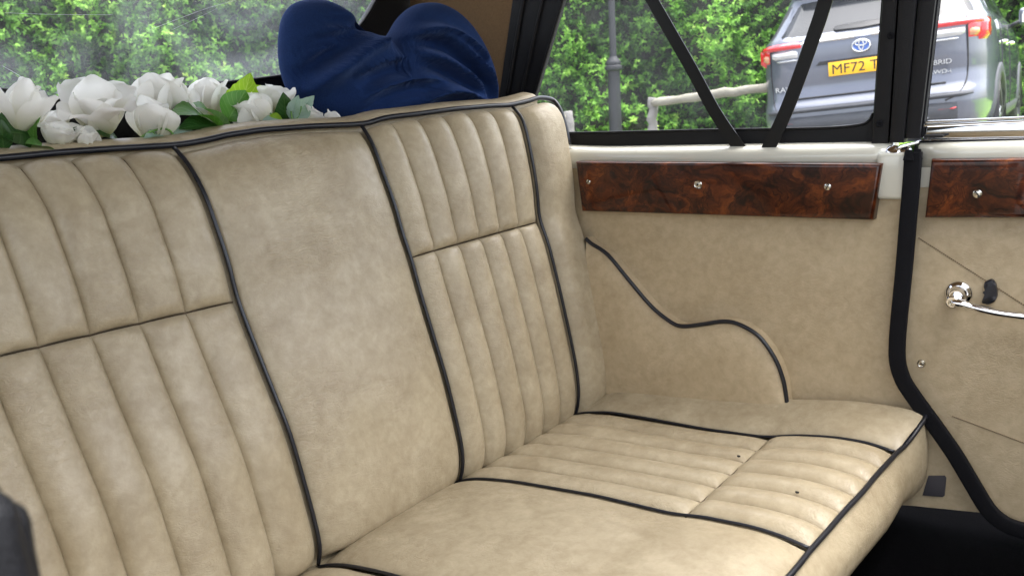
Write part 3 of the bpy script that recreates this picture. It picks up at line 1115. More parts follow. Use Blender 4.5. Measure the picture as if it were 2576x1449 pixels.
slat('pillar_strip', (2219, 2258, 0), (2191, 2234, 362), 1.500, 0.02, M['vinyl'])
slat('pillar_strip', (2260, 2306, 0), (2237, 2273, 360), 1.494, 0.03, M['vinyl'])
slat('pillar_strip', (2309, 2354, 0), (2276, 2313, 350), 1.498, 0.03, M['vinyl'])
slat('metal_edge', (2355, 2359, 0), (2315, 2319, 345), 1.506, 0.02, M['rubber'])
for u, v in ((2241, 91), (2212, 313)):
    lathe('screw', [(0.0058, 0), (0.0055, 0.0022), (0.0035, 0.003), (0.0022, 0.0022), (0, 0.0018)], on(u, v, 1, 1.4985), (0, -1, 0), M['rubber'], pillar, 16)
# clear and chrome catch at its foot
c0 = on(2262, 378, 1, 1.492)
catch = thing('window_catch', 'small chrome and clear catch at the foot of the pillar', 'catch', tuple(on(2268, 392, 1, 1.49)))
lathe('catch_cup', [(0.0, 0.0), (0.010, 0.001), (0.0135, 0.006), (0.012, 0.014), (0.008, 0.017), (0, 0.017)], on(2254, 389, 1, 1.500), (-0.3, -1, 0.35), M['chrome'], catch, 20)
lathe('catch_cup', [(0.0, 0.0), (0.010, 0.001), (0.0125, 0.006), (0.011, 0.012), (0, 0.013)], on(2276, 388, 1, 1.500), (0.2, -1, 0.3), M['chrome'], catch, 20)
prism('catch_plate', pl([(2246, 378), (2262, 366), (2312, 354), (2312, 361), (2270, 371), (2250, 384)], 1.484), (0, 0.018, 0), M['chrome'], catch, bev=0.001)

# ------------------------------------------------------------------ crossing straps in front of the quarter window


def strap(name, px, w, label, y=1.500):
    P = smooth_path([on(u, v, 1, y) for u, v in px], 4)
    prof = [(-w / 2, -0.001), (w / 2, -0.001), (w / 2, 0.001), (-w / 2, 0.001)]
    o = sweep(name, P, prof, M['strap'])
    tag(o, label, 'strap', 'straps crossing the quarter window')
    return o


strap('webbing_strap', [(1395, -430), (1640, 0), (1740, 175), (1800, 285), (1868, 385)], 0.0225, 'straight black strap slanting down beside the lamp post view')
strap('webbing_strap', [(2190, -380), (2077, 0), (2048, 88), (2016, 180), (1985, 262), (1962, 315), (1927, 385)], 0.0235, 'curved black strap crossing in front of the grey car', y=1.497)

# ------------------------------------------------------------------ soft top: quarter window, rear window, lining, roof
hood = thing('soft_top', 'black folding soft top with tan lining and cloudy rear window', 'soft top', (-1.3, 0.81, -0.1))
# quarter window surround
qi_px = [(1345, 240), (1318, 330)]
inner = [on(1417, 0, 1, 1.52), on(1346, 240, 1, 1.52)]
inner += [np.array((-1.078, 1.52, -0.060)), np.array((-1.06, 1.52, -0.079)), np.array((-0.90, 1.52, -0.081)), np.array((-0.66, 1.52, -0.082))]
inner += [on(2060, 321, 1, 1.52), on(2160, 313, 1, 1.52), on(2186, 302, 1, 1.52), on(2197, 283, 1, 1.52), on(2206, 150, 1, 1.52), on(2217, 0, 1, 1.52)]
inner += [np.array((-0.37, 1.52, 0.30)), np.array((-0.40, 1.52, 0.34)), np.array((-0.86, 1.52, 0.34)), np.array((-0.90, 1.52, 0.31))]
outer = [on(1290, 0, 1, 1.52), on(1256, 240, 1, 1.52), np.array((-1.17, 1.52, -0.09)), np.array((-1.15, 1.52, -0.113)), np.array((-0.90, 1.52, -0.113)), np.array((-0.66, 1.52, -0.113)),
         np.array((-0.47, 1.52, -0.113)), np.array((-0.40, 1.52, -0.113)), np.array((-0.355, 1.52, -0.112)), np.array((-0.35, 1.52, -0.08)), np.array((-0.345, 1.52, 0.0)), np.array((-0.34, 1.52, 0.11)),
         np.array((-0.33, 1.52, 0.36)), np.array((-0.34, 1.52, 0.42)), np.array((-0.95, 1.52, 0.42)), np.array((-1.03, 1.52, 0.40))]
ring_strip('quarter_surround', inner, outer, (0, 0.012, 0), M['vinyl'], hood)
# welt and stitched ridge on the rear edge of the quarter window
tube('welt', smooth_path([on(u, v, 1, 1.517) for u, v in [(1441, -90), (1416, 0), (1380, 122), (1345, 242), (1330, 300)]], 4), 0.003, M['vinyl'], hood)
tube('stitched_ridge', smooth_path([on(u, v, 1, 1.519) for u, v in [(1340, -90), (1318, 0), (1296, 122), (1274, 250)]], 4), 0.0045, M['vinyl'], hood)
tube('stitched_ridge', smooth_path([on(u, v, 1, 1.519) for u, v in [(1390, -90), (1366, 0), (1338, 122), (1310, 250)]], 4), 0.0035, M['vinyl'], hood)
tube('welt', smooth_path([inner[k] + (0, -0.002, -0.001) for k in range(3, 10)], 4), 0.0022, M['vinyl'], hood)
mesh('quarter_pane', [p + (0, 0.006, 0) for p in inner], [tuple(range(len(inner)))], M['pane_side'], hood, smooth=False)

# rear wall, leaning forward towards the roof
XR = -1.40


def rw(Y, z, d=0.0):
    return np.array((XR + 0.10 * max(0, z) + d, Y, z))


rear_in = [(1.147, .063), (1.22, .080), (1.30, .115), (1.37, .168), (1.415, .22), (1.44, .27), (1.44, .33), (1.40, .37), (1.20, .39), (0.81, .395), (0.42, .39), (0.22, .37), (.18, .33), (.18, .27), (.205, .22), (.25, .168), (.32, .115), (.40, .080), (.473, .063), (.65, .050), (.70, .037), (.76, .036), (.834, .038), (.967, .050)]
rear_out = [(1.20, -.07), (1.35, -.07), (1.52, -.07), (1.52, .12), (1.52, .22), (1.52, .27), (1.52, .36), (1.52, .44), (1.20, .44), (0.81, .44), (0.42, .44), (.10, .44), (.10, .36), (.10, .27), (.10, .22), (.10, .12), (.10, -.07), (.27, -.07), (.42, -.07), (.60, -.07), (.69, -.07), (.76, -.07), (.85, -.07), (1.0, -.07)]
ring_strip('rear_surround', [rw(*p) for p in rear_in], [rw(*p) for p in rear_out], (-0.012, 0, 0), M['vinyl'], hood)
rp = mesh('rear_pane', [rw(*p, -0.006) for p in rear_in], [tuple(range(len(rear_in)))], M['pane_rear'], hood, smooth=False)
tube('welt', smooth_path([rw(*p, 0.002) for p in (rear_in[18:] + rear_in[:8])], 3), 0.0035, M['vinyl'], hood)
# scratches on the cloudy pane
for k, (px, r) in enumerate(((([(0, 36), (120, 40), (270, 41)]), .0006), ([(365, 78), (450, 45), (520, 20), (600, -2)], .0008), ([(420, 78), (480, 50), (530, 25)], .0005), ([(0, 168), (40, 190), (105, 232)], .0009), ([(170, 237), (260, 225), (330, 218)], .0005))):
    P = []
    for u, v in px:
        d = ray(u, v)
        t = (XR - 0.004) / d[0]
        p = d * t
        P.append(rw(p[1], p[2], -0.004))
    tube('scratch', smooth_path(P, 6), r * 0.35, M['scratch'], rp, seg=5)
# tan lining on the side behind the quarter window
lin = [np.array((-1.398, 1.517, -0.07)), np.array((-1.12, 1.523, -0.07)), np.array((-1.06, 1.523, 0.25)), np.array((-1.02, 1.523, 0.42)), np.array((-1.36, 1.517, 0.42))]
prism('headlining', lin, (0, 0.01, 0), M['headlining'], hood)
# roof cloth and lining, out of view, added to shade the bench
for nm, z, mt in (('added_roof_lining', 0.425, 'headlining'), ('added_roof_cloth', 0.440, 'vinyl')):
    V = []
    for x in np.linspace(-1.40, -0.06, 14):
        for y in np.linspace(0.08, 1.56, 12):
            V.append((x, y, z + 0.05 * (1 - ((y - 0.82) / 0.74) ** 2) + 0.02 * (1 - ((x + 0.75) / 0.65) ** 2)))
    mesh(nm, V, gridfaces(14, 12), M[mt], hood)
# open side, out of view: window frame, pane and panel added to shape light
qn = [np.array((p[0], 0.105, p[2])) for p in inner]
qo = [np.array((p[0], 0.105, p[2])) for p in outer]
ring_strip('quarter_surround', qn, qo, (0, -0.012, 0), M['vinyl'], hood)
mesh('quarter_pane', [p + (0, -0.006, 0) for p in qn], [tuple(range(len(qn)))], M['pane_side'], hood, smooth=False)
prism('headlining', [np.array((p[0], 0.103, p[2])) for p in lin], (0, -0.01, 0), M['headlining'], hood)
added_side = thing('quarter_trim_panel', 'plain cream trim panel added out of view on the open side to shape the light', 'trim panel', (-0.7, 0.11, -0.75))
box('panel_board', (-1.39, 0.100, -0.752), (-0.345, 0.118, -0.15), M['leather_panel'], added_side, bev=0.003)
box('sill_cap', (-1.39, 0.085, -0.149), (-0.345, 0.122, -0.108), M['cream_paint'], added_side, bev=0.008)
# parcel shelf
shelf = thing('parcel_shelf', 'dark parcel shelf behind the backrest under the flowers', 'shelf', (-1.28, 0.8, -0.09))
sh = [np.array((-1.398, y, -0.105)) for y in (0.122, 1.515)] + [np.array((B(y, 0.0)[0] - 0.066, y, -0.105)) for y in np.linspace(1.515, 0.122, 12)]
prism('shelf_board', sh, (0, 0, 0.02), M['shelf'], shelf)

# ------------------------------------------------------------------ blue fleece cushion on the shelf
OUT = [(970, 101), (990, 70), (1010, 38), (1040, 15), (1075, 8), (1110, 12), (1150, 33), (1185, 68), (1215, 115), (1238, 170), (1247, 220), (1244, 262), (1230, 292), (1120, 310), (1000, 318), (880, 315), (800, 302), (752, 258), (722, 225), (706, 180), (700, 130), (702, 80), (712, 40), (735, 12), (770, 0), (812, 1), (850, 18), (885, 45), (915, 75), (940, 92), (958, 100)]
A_ = np.array((-1.285, 1.07)); B_ = np.array((-1.125, 1.465))
pdir = nrm((*(B_ - A_), 0.0))
pnrm = np.array((pdir[1], -pdir[0], 0.0))          # towards the seat


def on_cush(u, v):
    d = ray(u, v)
    p0 = np.array((*A_, 0.0))
    t = (p0 @ pnrm) / (d @ pnrm)
    p = d * t
    return np.array(((p - p0) @ pdir, p[2]))


o2 = smooth_path([on_cush(u, v) for u, v in OUT + [OUT[0]]], 6)[:-1]
c2 = on_cush(985, 205)
o2[:, 1] = np.maximum(o2[:, 1], -0.084)
FOLD = [([(968, 104), (925, 108), (885, 125), (850, 150), (800, 190), (745, 235)], .016, .016), ([(975, 103), (1040, 96), (1100, 110), (1150, 145), (1200, 200), (1235, 260)], .012, .011),
        ([(1000, 92), (1060, 84), (1120, 100), (1180, 140), (1215, 170)], .008, .008), ([(1000, 140), (1080, 165), (1150, 205), (1200, 250)], .009, .010),
        ([(850, 205), (920, 165), (990, 150)], .007, .012), ([(870, 262), (930, 225), (1010, 205), (1080, 212)], .006, .011), ([(1010, 275), (1080, 240), (1150, 245), (1215, 280)], .010, .010),
        ([(945, 95), (890, 82), (830, 80), (770, 88)], .007, .009), ([(930, 100), (870, 100), (800, 120), (730, 160)], .006, .009)]
FD = [(smooth_path([on_cush(u, v) for u, v in px], 6), h, w) for px, h, w in FOLD]


def wrinkle(q):
    s = 0.0
    for P, h, w in FD:
        dd = np.hypot(P[:, 0] - q[0], P[:, 1] - q[1])
        k = int(np.argmin(dd))
        endf = min(1, 4 * min(k, len(P) - 1 - k) / len(P) + 0.02)
        kk = min(max(k, 1), len(P) - 2)
        t = P[kk + 1] - P[kk - 1]
        side = t[0] * (q[1] - P[k][1]) - t[1] * (q[0] - P[k][0])
        d = dd[k]
        h = h * 3.2
        w = w * 1.25
        s += h * endf * (math.exp(-(d / w) ** 2) if side > 0 else math.exp(-(d / (w * 0.30)) ** 2)) - 0.8 * h * endf * (math.exp(-((d - w * 1.3) / (w * 0.8)) ** 2) if side < 0 else 0)
    return s


V, F = [], []
RH = np.sin(np.linspace(0, math.pi / 2, 46))
no = len(o2)
H0 = 0.075
for side_ in (1, -1):
    for i in range(no):
        for r in RH[1:]:
            q = c2 + (o2[i] - c2) * r
            h = H0 * math.sqrt(max(0, 1 - r ** 2.6)) * (0.80 if side_ < 0 else 1.0)
            if side_ > 0:
                h += wrinkle(q) * min(1, (1 - r) / 0.10 + 0.25)
            p = np.array((*A_, 0.0)) + pdir * q[0] + np.array((0, 0, 1.0)) * q[1] + pnrm * h * side_
            p[1] = min(p[1], 1.512)
            V.append(p)
mR = len(RH) - 1
bm = bmesh.new()
vs = [bm.verts.new(v) for v in V]
for sd in (0, 1):
    off = sd * no * mR
    q = c2
    h = (H0 + wrinkle(q)) if sd == 0 else -H0 * 0.8
    cv = bm.verts.new(np.array((*A_, 0.0)) + pdir * q[0] + np.array((0, 0, 1.0)) * q[1] + pnrm * h)
    for i in range(no):
        j = (i + 1) % no
        bm.faces.new((cv, vs[off + i * mR], vs[off + j * mR]))
        for k in range(mR - 1):
            bm.faces.new((vs[off + i * mR + k], vs[off + i * mR + k + 1], vs[off + j * mR + k + 1], vs[off + j * mR + k]))
bmesh.ops.remove_doubles(bm, verts=bm.verts, dist=0.0003)
blue = from_bm('fleece_cushion', bm, M['fleece'], None, smooth=False)
blue.data.polygons.foreach_set('use_smooth', [True] * len(blue.data.polygons))
tag(blue, 'royal blue fleece cushion with two rounded lobes slumped behind the backrest', 'cushion')

# ------------------------------------------------------------------ flowers and leaves on the shelf


def frame(axis, spin=0.0):
    A = nrm(axis)
    u = nrm(np.cross(A, (0.3, 0.9, 0.2)))
    w = np.cross(A, u)
    c, s = math.cos(spin), math.sin(spin)
    return c * u + s * w, -s * u + c * w, A


def petal(parent, c, fr, ang, L, W, th0, th1, curl=0.5, cup=0.35, base=0.004, wav=0.0, seed=0):
    u, w, A = fr
    r_ = random.Random(seed)
    ph = r_.random() * 6
    rd = math.cos(ang) * u + math.sin(ang) * w
    td = -math.sin(ang) * u + math.cos(ang) * w
    nt_, na = 11, 9
    V, UV = [], []
    rr, zz = base, 0.0
    for i in range(nt_):
        t = i / (nt_ - 1)
        th = th0 + (th1 - th0) * t + (curl * max(0, (t - 0.72) / 0.28) ** 2)
        if i:
            rr += math.sin(th) * L / (nt_ - 1)
            zz += math.cos(th) * L / (nt_ - 1)
        wd = W * (0.18 + 0.82 * math.sin(math.pi * min(1, t * 0.93 + 0.02) ** 1.1) ** 0.75)
        if t > 0.9:
            wd *= 0.88
        inn = -math.cos(th) * rd + math.sin(th) * A
        for j in range(na):
            a = -1 + 2 * j / (na - 1)
            e = cup * wd * a * a + wav * L * math.sin(ph + a * 4 + t * 5) * t
            tipdrop = -0.10 * L * a * a * max(0, t - 0.6) / 0.4
            p = c + (rr + tipdrop * math.sin(th)) * rd + (zz + tipdrop * math.cos(th)) * A + a * wd * td * (1 - 0.15 * abs(a)) + e * inn
            V.append(p)
            UV.append((t, j / (na - 1)))
    return mesh('petal', V, gridfaces(nt_, na), M['petal'], parent, uv=UV)


def bloom(name, px, x, axis, R, rings, label, grp=None, seed=1, spin=0.0, cat='flower'):
    """rings = (count, length, width, opening at base, opening at tip, curl)"""
    c = on(*px, 0, x)
    fr = frame(axis, spin)
    t = thing(name, label, cat, tuple(c), grp)
    r_ = random.Random(seed)
    k = 0
    for (n, L, W, a0, a1, cu) in rings:
        off = r_.random() * 6
        for i in range(n):
            k += 1
            petal(t, c, fr, off + 2 * math.pi * i / n + (r_.random() - 0.5) * 0.35, R * L * (0.92 + 0.16 * r_.random()), R * W, a0 + (r_.random() - 0.5) * 0.12, a1 + (r_.random() - 0.5) * 0.2, cu, 0.34, wav=0.025, seed=seed * 50 + k)
    return t


def leafblade(name, base, tip, W, mat, parent, bend=0.12, fold=0.22, twist=(0, 0, 1), serr=0.0, shape='oval'):
    base, tip = np.array(base, float), np.array(tip, float)
    d = tip - base
    L = np.linalg.norm(d)
    T = d / L
    up = nrm(np.array(twist, float) - T * (np.array(twist, float) @ T))
    sd = np.cross(T, up)
    nt_, na = 19, 9
    V, UV = [], []
    for i in range(nt_):
        t = i / (nt_ - 1)
        if shape == 'heart':
            w = W * (math.sin(math.pi * min(1, t ** 0.55)) ** 0.8) * (1 - 0.25 * t)
        else:
            w = W * math.sin(math.pi * t ** 0.85) ** 0.85
        w = max(w, 0.0002)
        if serr:
            w *= 1 + serr * (((t * 6) % 1.0) - 0.5)
        m = base + d * t + up * bend * L * math.sin(math.pi * t * 0.9)
        for j in range(na):
            a = -1 + 2 * j / (na - 1)
            V.append(m + sd * a * w + up * fold * w * abs(a) + up * 0.06 * w * math.sin(9 * t + 3 * a))
            UV.append((t, j / (na - 1)))
    return mesh(name, V, gridfaces(nt_, na), M[mat], parent, uv=UV)


OPEN = [(2, .70, .34, .05, .20, .2), (3, .95, .50, .16, .45, .5), (4, 1.05, .48, .45, .95, .9)]
CUPR = [(3, .72, .34, .02, .10, -.1), (3, .90, .58, .28, .02, .05), (3, 1.0, .68, .50, .05, .30)]
HALF = [(3, .70, .34, .02, .15, .1), (3, .9, .56, .2, .35, .4), (4, 1.0, .62, .5, .7, .8)]
G = 'white silk flowers on the parcel shelf'
sk = lambda u, v, x: on(u, v, 0, x)
bloom('white_flower', (258, 340), -1.235, (0.45, -0.25, 0.9), 0.086, OPEN, 'largest fully open white silk rose with a tall back petal', G, 3, 0.5)
bloom('white_flower', (405, 312), -1.27, (0.15, 0.1, 1.0), 0.084, CUPR, 'egg shaped white silk rose behind the green leaves', G, 5)
bloom('white_flower', (385, 360), -1.215, (0.2, 0.05, 1.0), 0.066, CUPR, 'closed white silk rose with a green vine trailing before it', G, 6)
bloom('white_flower', (527, 300), -1.30, (0.1, 0.2, 1.0), 0.068, CUPR, 'white silk rose showing the back of one petal beside lime leaf', G, 8)
bloom('white_flower', (465, 285), -1.25, (0.7, 0.6, 0.5), 0.045, [(6, 1.0, .32, .5, 1.25, .3)], 'small star shaped white silk flower with a long forward petal', G, 9)
bloom('white_flower', (668, 325), -1.195, (-0.2, -0.5, 0.85), 0.066, CUPR, 'drooping white silk rose beside the variegated ivy', G, 10)
bloom('white_flower', (690, 290), -1.25, (0.1, 0.1, 1.0), 0.060, HALF, 'white silk rose tucked behind the variegated ivy', G, 11)
bloom('white_flower', (830, 316), -1.165, (0.3, 0.2, 1.0), 0.026, CUPR, 'tiny white silk bud beside the blue cushion', G, 12)
bloom('white_flower', (766, 316), -1.19, (0.3, 0.6, 0.8), 0.040, HALF, 'low white silk flower half hidden under the ivy', G, 22)
bloom('white_flower', (38, 342), -1.235, (0.25, 0.3, 1.0), 0.078, [(3, 1.0, .34, .15, .05, .3), (3, 1.0, .40, .75, .35, .5)], 'white silk lily with tall cupped petals beside dark leaf', G, 13, 1.2)
bloom('white_flower', (152, 338), -1.255, (0.0, -0.2, 1.0), 0.038, HALF, 'ruffled white silk rose behind the largest rose', G, 14)
bloom('white_flower', (145, 376), -1.215, (0.35, 0.1, 1.0), 0.043, HALF, 'low white silk bloom hanging over the seat edge', G, 15)
bloom('white_flower', (205, 378), -1.205, (0.35, 0.3, 0.9), 0.034, CUPR, 'small closed white silk bloom under the largest rose', G, 16)

LV = [('silk_leaf', (600, 290), (630, 184), -1.245, .034, 'leaf_lime', .05, (1, -.6, .1), .14, 'heart', 'upright lime green silk leaf with pale veins and toothed edge'),
      ('silk_leaf', (572, 305), (618, 228), -1.225, .026, 'leaf_green', .08, (1, -.6, .2), 0, 'oval', 'smooth mid green silk leaf leaning on the lime leaf'),
      ('silk_leaf', (630, 268), (682, 224), -1.27, .024, 'leaf_lime', .05, (1, -.5, .3), .05, 'oval', 'small lime silk leaf behind the white rose'),
      ('silk_leaf', (555, 325), (425, 298), -1.208, .034, 'leaf_green', .16, (.4, -.2, 1), .08, 'oval', 'broad glossy green silk leaf lying on the shelf edge'),
      ('silk_leaf', (560, 312), (468, 272), -1.235, .030, 'leaf_green', .14, (.4, -.1, 1), .10, 'heart', 'green toothed silk leaf under the star flower'),
      ('silk_leaf', (568, 330), (448, 330), -1.20, .024, 'leaf_dark', .10, (.6, -.2, 1), .05, 'oval', 'dark green silk leaf hanging at the backrest piping'),
      ('silk_leaf', (270, 285), (135, 237), -1.285, .022, 'leaf_sage', .08, (.6, -.3, .8), 0, 'oval', 'pale sage silk leaf pointing across the rear window'),
      ('silk_leaf', (92, 372), (112, 283), -1.225, .012, 'leaf_green', .22, (.2, -1, .2), 0, 'oval', 'slender curled green silk leaf beside the lily'),
      ('silk_leaf', (75, 345), (-25, 330), -1.225, .030, 'leaf_dark', .10, (.8, -.4, .6), 0, 'oval', 'broad dark silk leaf under the lily'),
      ('silk_leaf', (135, 385), (62, 365), -1.205, .017, 'leaf_green', .12, (.5, -.3, 1), 0, 'oval', 'flat green silk leaf lying under the lily'),
      ('silk_leaf', (215, 350), (182, 322), -1.222, .018, 'leaf_dark', .1, (.8, -.4, .4), .08, 'heart', 'dark silk leaf between the two low blooms'),
      ('silk_leaf', (300, 355), (220, 330), -1.225, .020, 'leaf_dark', .1, (.7, -.2, .8), 0, 'oval', 'dark silk leaf under the largest rose'),
      ('silk_leaf', (720, 300), (712, 232), -1.20, .022, 'leaf_dark', .06, (1, -.6, .1), .06, 'heart', 'dark upright ivy leaf against the white rose'),
      ('silk_leaf', (732, 305), (790, 242), -1.19, .020, 'leaf_sage', .10, (1, -.4, .4), .12, 'heart', 'pale variegated ivy leaf before the blue cushion'),
      ('silk_leaf', (735, 305), (752, 240), -1.185, .012, 'leaf_sage', .12, (.6, -1, .2), .1, 'oval', 'narrow pale ivy leaf standing upright before the blue cushion'),
      ('silk_leaf', (715, 312), (668, 300), -1.18, .016, 'leaf_lime', .10, (.8, -.4, .6), .1, 'heart', 'lime ivy leaf over the drooping white rose'),
      ('silk_leaf', (728, 318), (652, 318), -1.172, .015, 'leaf_sage', .12, (.6, -.2, 1), .06, 'oval', 'pale ivy leaf lying on the seat piping'),
      ('silk_leaf', (415, 345), (360, 352), -1.195, .015, 'leaf_sage', .12, (.6, -.2, 1), .06, 'heart', 'pale trailing ivy leaf on the vine'),
      ('silk_leaf', (430, 343), (492, 335), -1.195, .013, 'leaf_sage', .12, (.6, -.2, 1), .06, 'oval', 'pale pointed ivy leaf at the end of the vine'),
      ('silk_leaf', (425, 280), (440, 240), -1.245, .010, 'leaf_green', .1, (1, -.4, .1), 0, 'oval', 'small green silk leaf between roses and star flower'),
      ('silk_leaf', (10, 380), (5, 300), -1.215, .012, 'leaf_dark', .12, (.9, -.5, .1), 0, 'oval', 'dark pointed silk leaf hanging below the lily')]
for (nm, b0, t0, x, W, mt, bend, tw, serr, shp, lab) in LV:
    o = leafblade(nm, sk(*b0, x), sk(*t0, x + 0.012), W, mt, None, bend, 0.22, tw, serr, shp)
    tag(o, lab, 'leaf', 'silk leaves among the white flowers')
vine = thing('ivy_vine', 'thin pale green ivy vine arching over the closed white rose', 'vine', tuple(sk(340, 370, -1.2)))
tube('stem', smooth_path([sk(325, 372, -1.20), sk(345, 355, -1.195), sk(372, 335, -1.19), sk(405, 325, -1.19), sk(425, 328, -1.19), sk(440, 345, -1.195)], 5), 0.0016, M['stem'], vine, 6)
tube('stem', smooth_path([sk(385, 332, -1.192), sk(390, 345, -1.19), sk(378, 358, -1.192)], 5), 0.0012, M['stem'], vine, 6)
tube('stem', smooth_path([sk(345, 372, -1.196), sk(362, 355, -1.194), sk(385, 352, -1.194)], 5), 0.0012, M['stem'], vine, 6)
vine2 = thing('ivy_vine', 'knot of lime ivy stems under the variegated leaves', 'vine', tuple(sk(725, 320, -1.18)))
for a in ([(700, 322), (690, 300), (680, 285)], [(700, 322), (725, 315), (745, 300), (755, 280), (758, 268)], [(740, 320), (735, 300), (732, 280)], [(690, 318), (720, 322), (752, 312)]):
    tube('stem', smooth_path([sk(u, v, -1.178) for u, v in a], 5), 0.0015, M['stem'], vine2, 6)

# ------------------------------------------------------------------ front seat and cabin, out of view, added to block and shape light
fseat = thing('added_front_bench_seat', 'added cream front bench seat out of view, blocking low light to the rear bench', 'seat', (0.62, 0.8, -0.75))
box('backrest', (0.32, 0.16, -0.60), (0.48, 1.46, 0.03), M['leather'], fseat, bev=0.05, seg=5, fn=lambda p: (p[0] - 0.12 * (p[2] + 0.6), p[1], p[2]))
box('seat_cushion', (0.46, 0.16, -0.70), (0.98, 1.46, -0.53), M['leather'], fseat, bev=0.05, seg=5)
box('seat_base', (0.44, 0.20, -0.753), (0.95, 1.42, -0.69), M['carpet'], fseat, bev=0.01)
cabin = thing('added_front_cabin', 'added front cabin shell out of view, its scuttle and closed doors blocking low light', 'cabin', (1.2, 0.8, -0.75))
box('scuttle', (1.45, 0.10, -0.79), (1.52, 1.55, -0.05), M['carpet'], cabin, bev=0.02)
box('added_front_door', (0.47, 1.50, -0.76), (1.45, 1.54, -0.10), M['leather_panel'], cabin, bev=0.01)
box('added_front_door', (0.47, 0.08, -0.76), (1.45, 0.12, -0.10), M['leather_panel'], cabin, bev=0.01)
box('added_windscreen_post', (1.25, 1.50, -0.10), (1.29, 1.53, 0.44), M['vinyl'], cabin, bev=0.01)
box('added_windscreen_post', (1.25, 0.09, -0.10), (1.29, 0.12, 0.44), M['vinyl'], cabin, bev=0.01)
box('added_centre_post', (0.45, 0.09, -0.10), (0.49, 0.12, 0.44), M['vinyl'], cabin, bev=0.01)

# ------------------------------------------------------------------ parked grey car
M['paint'] = plain('metallic grey car paint', (0.105, 0.115, 0.15), 0.30, 0.3, coat=1.0, var=0.06)
M['cladding'] = plain('grey plastic cladding', (0.045, 0.048, 0.058), 0.6)
M['carglass'] = plain('dark tinted glass', (0.018, 0.020, 0.024), 0.06, 0.0, coat=1.0, var=0.05)
M['carglass'].node_tree.nodes['Principled BSDF'].inputs['Coat Weight'].default_value = 0.0
M['carglass'].node_tree.nodes['Principled BSDF'].inputs['Specular IOR Level'].default_value = 0.4
M['carblack'] = plain('black trim', (0.012, 0.012, 0.014), 0.45)
M['lampred'] = plain('red lamp lens', (0.62, 0.015, 0.02), 0.15, coat=1.0, var=0.12, vscale=60)
M['lampclear'] = plain('clear lamp lens', (0.55, 0.55, 0.56), 0.15, 0.3, coat=1.0)
M['lampamber'] = plain('amber lamp lens', (0.55, 0.26, 0.13), 0.2, coat=1.0)
M['plate'] = plain('yellow number plate', (0.85, 0.46, 0.012), 0.4, var=0.03)
M['badgeblue'] = plain('blue badge enamel', (0.05, 0.13, 0.45), 0.2, coat=1.0)
M['tyre'] = plain('tyre rubber', (0.02, 0.02, 0.021), 0.8)
M['alloy'] = plain('alloy', (0.62, 0.63, 0.65), 0.25, 0.8)

car = bpy.data.objects.new('parked_car', None)
COL.objects.link(car)
car['label'] = 'grey sport utility car parked rear on outside the windows with yellow number plate'
car['category'] = 'car'
WLOC[car.name] = np.zeros(3)
CAR_R = Euler((0, rad(-3.8), rad(4.0)), 'XYZ')
plate_l = Vector((0, 0.03, 0.945))
car.rotation_euler = CAR_R
car.location = Vector((-2.004, 7.484, 0.084)) - CAR_R.to_matrix() @ plate_l

LV_ = np.array([  # z, half width, rear y, front y
    (0.28, .80, .20, 4.40), (.36, .885, .06, 4.55), (.46, .915, .01, 4.60), (.56, .925, -.01, 4.60), (.64, .925, .00, 4.60), (.70, .925, .05, 4.58), (.80, .925, .085, 4.55), (.92, .925, .075, 4.45),
    (1.06, .915, .075, 4.2), (1.14, .905, .08, 3.7), (1.20, .89, .105, 3.35), (1.24, .86, .16, 3.2), (1.31, .825, .24, 3.05), (1.42, .78, .36, 2.80), (1.52, .735, .45, 2.60), (1.58, .70, .44, 2.45), (1.625, .66, .42, 2.35), (1.66, .60, .60, 2.2), (1.685, .45, .95, 1.9)])


def lv(z):
    return [np.interp(z, LV_[:, 0], LV_[:, k]) for k in (1, 2, 3)]


def csurf(phi, z, d=0.0):
    """phi = -90 deg at the middle of the rear, 0 on the right flank"""
    hw, yr, yf = lv(z)
    yc, L = (yr + yf) / 2, (yf - yr) / 2
    n = 7.0
    c, s = math.cos(phi), math.sin(phi)
    x = (hw + d) * math.copysign(abs(c) ** (2 / n), c)
    y = yc + (L + d) * math.copysign(abs(s) ** (2 / n), s)
    return np.array((x, y, z))


def phi_of_x(x, z):
    """rear face: parameter for a given x"""
    hw = lv(z)[0]
    c = min(1.0, abs(x) / hw) ** 3.5
    return -math.pi / 2 + math.copysign(math.asin(min(1, c)), x)


def phi_of_y(y, z, side=1):
    hw, yr, yf = lv(z)
    yc, L = (yr + yf) / 2, (yf - yr) / 2
    s = max(-1, min(1, (y - yc) / L))
    ph = math.copysign(math.asin(abs(s) ** 3.5), s)
    return ph if side > 0 else math.pi - ph


WHEELS = [(0.92, 0.36), (3.62, 0.36)]
bphi = []
for k in range(240):
    # dense in the corners of the superellipse
    t = k / 240 * 2 * math.pi
    bphi.append(t)
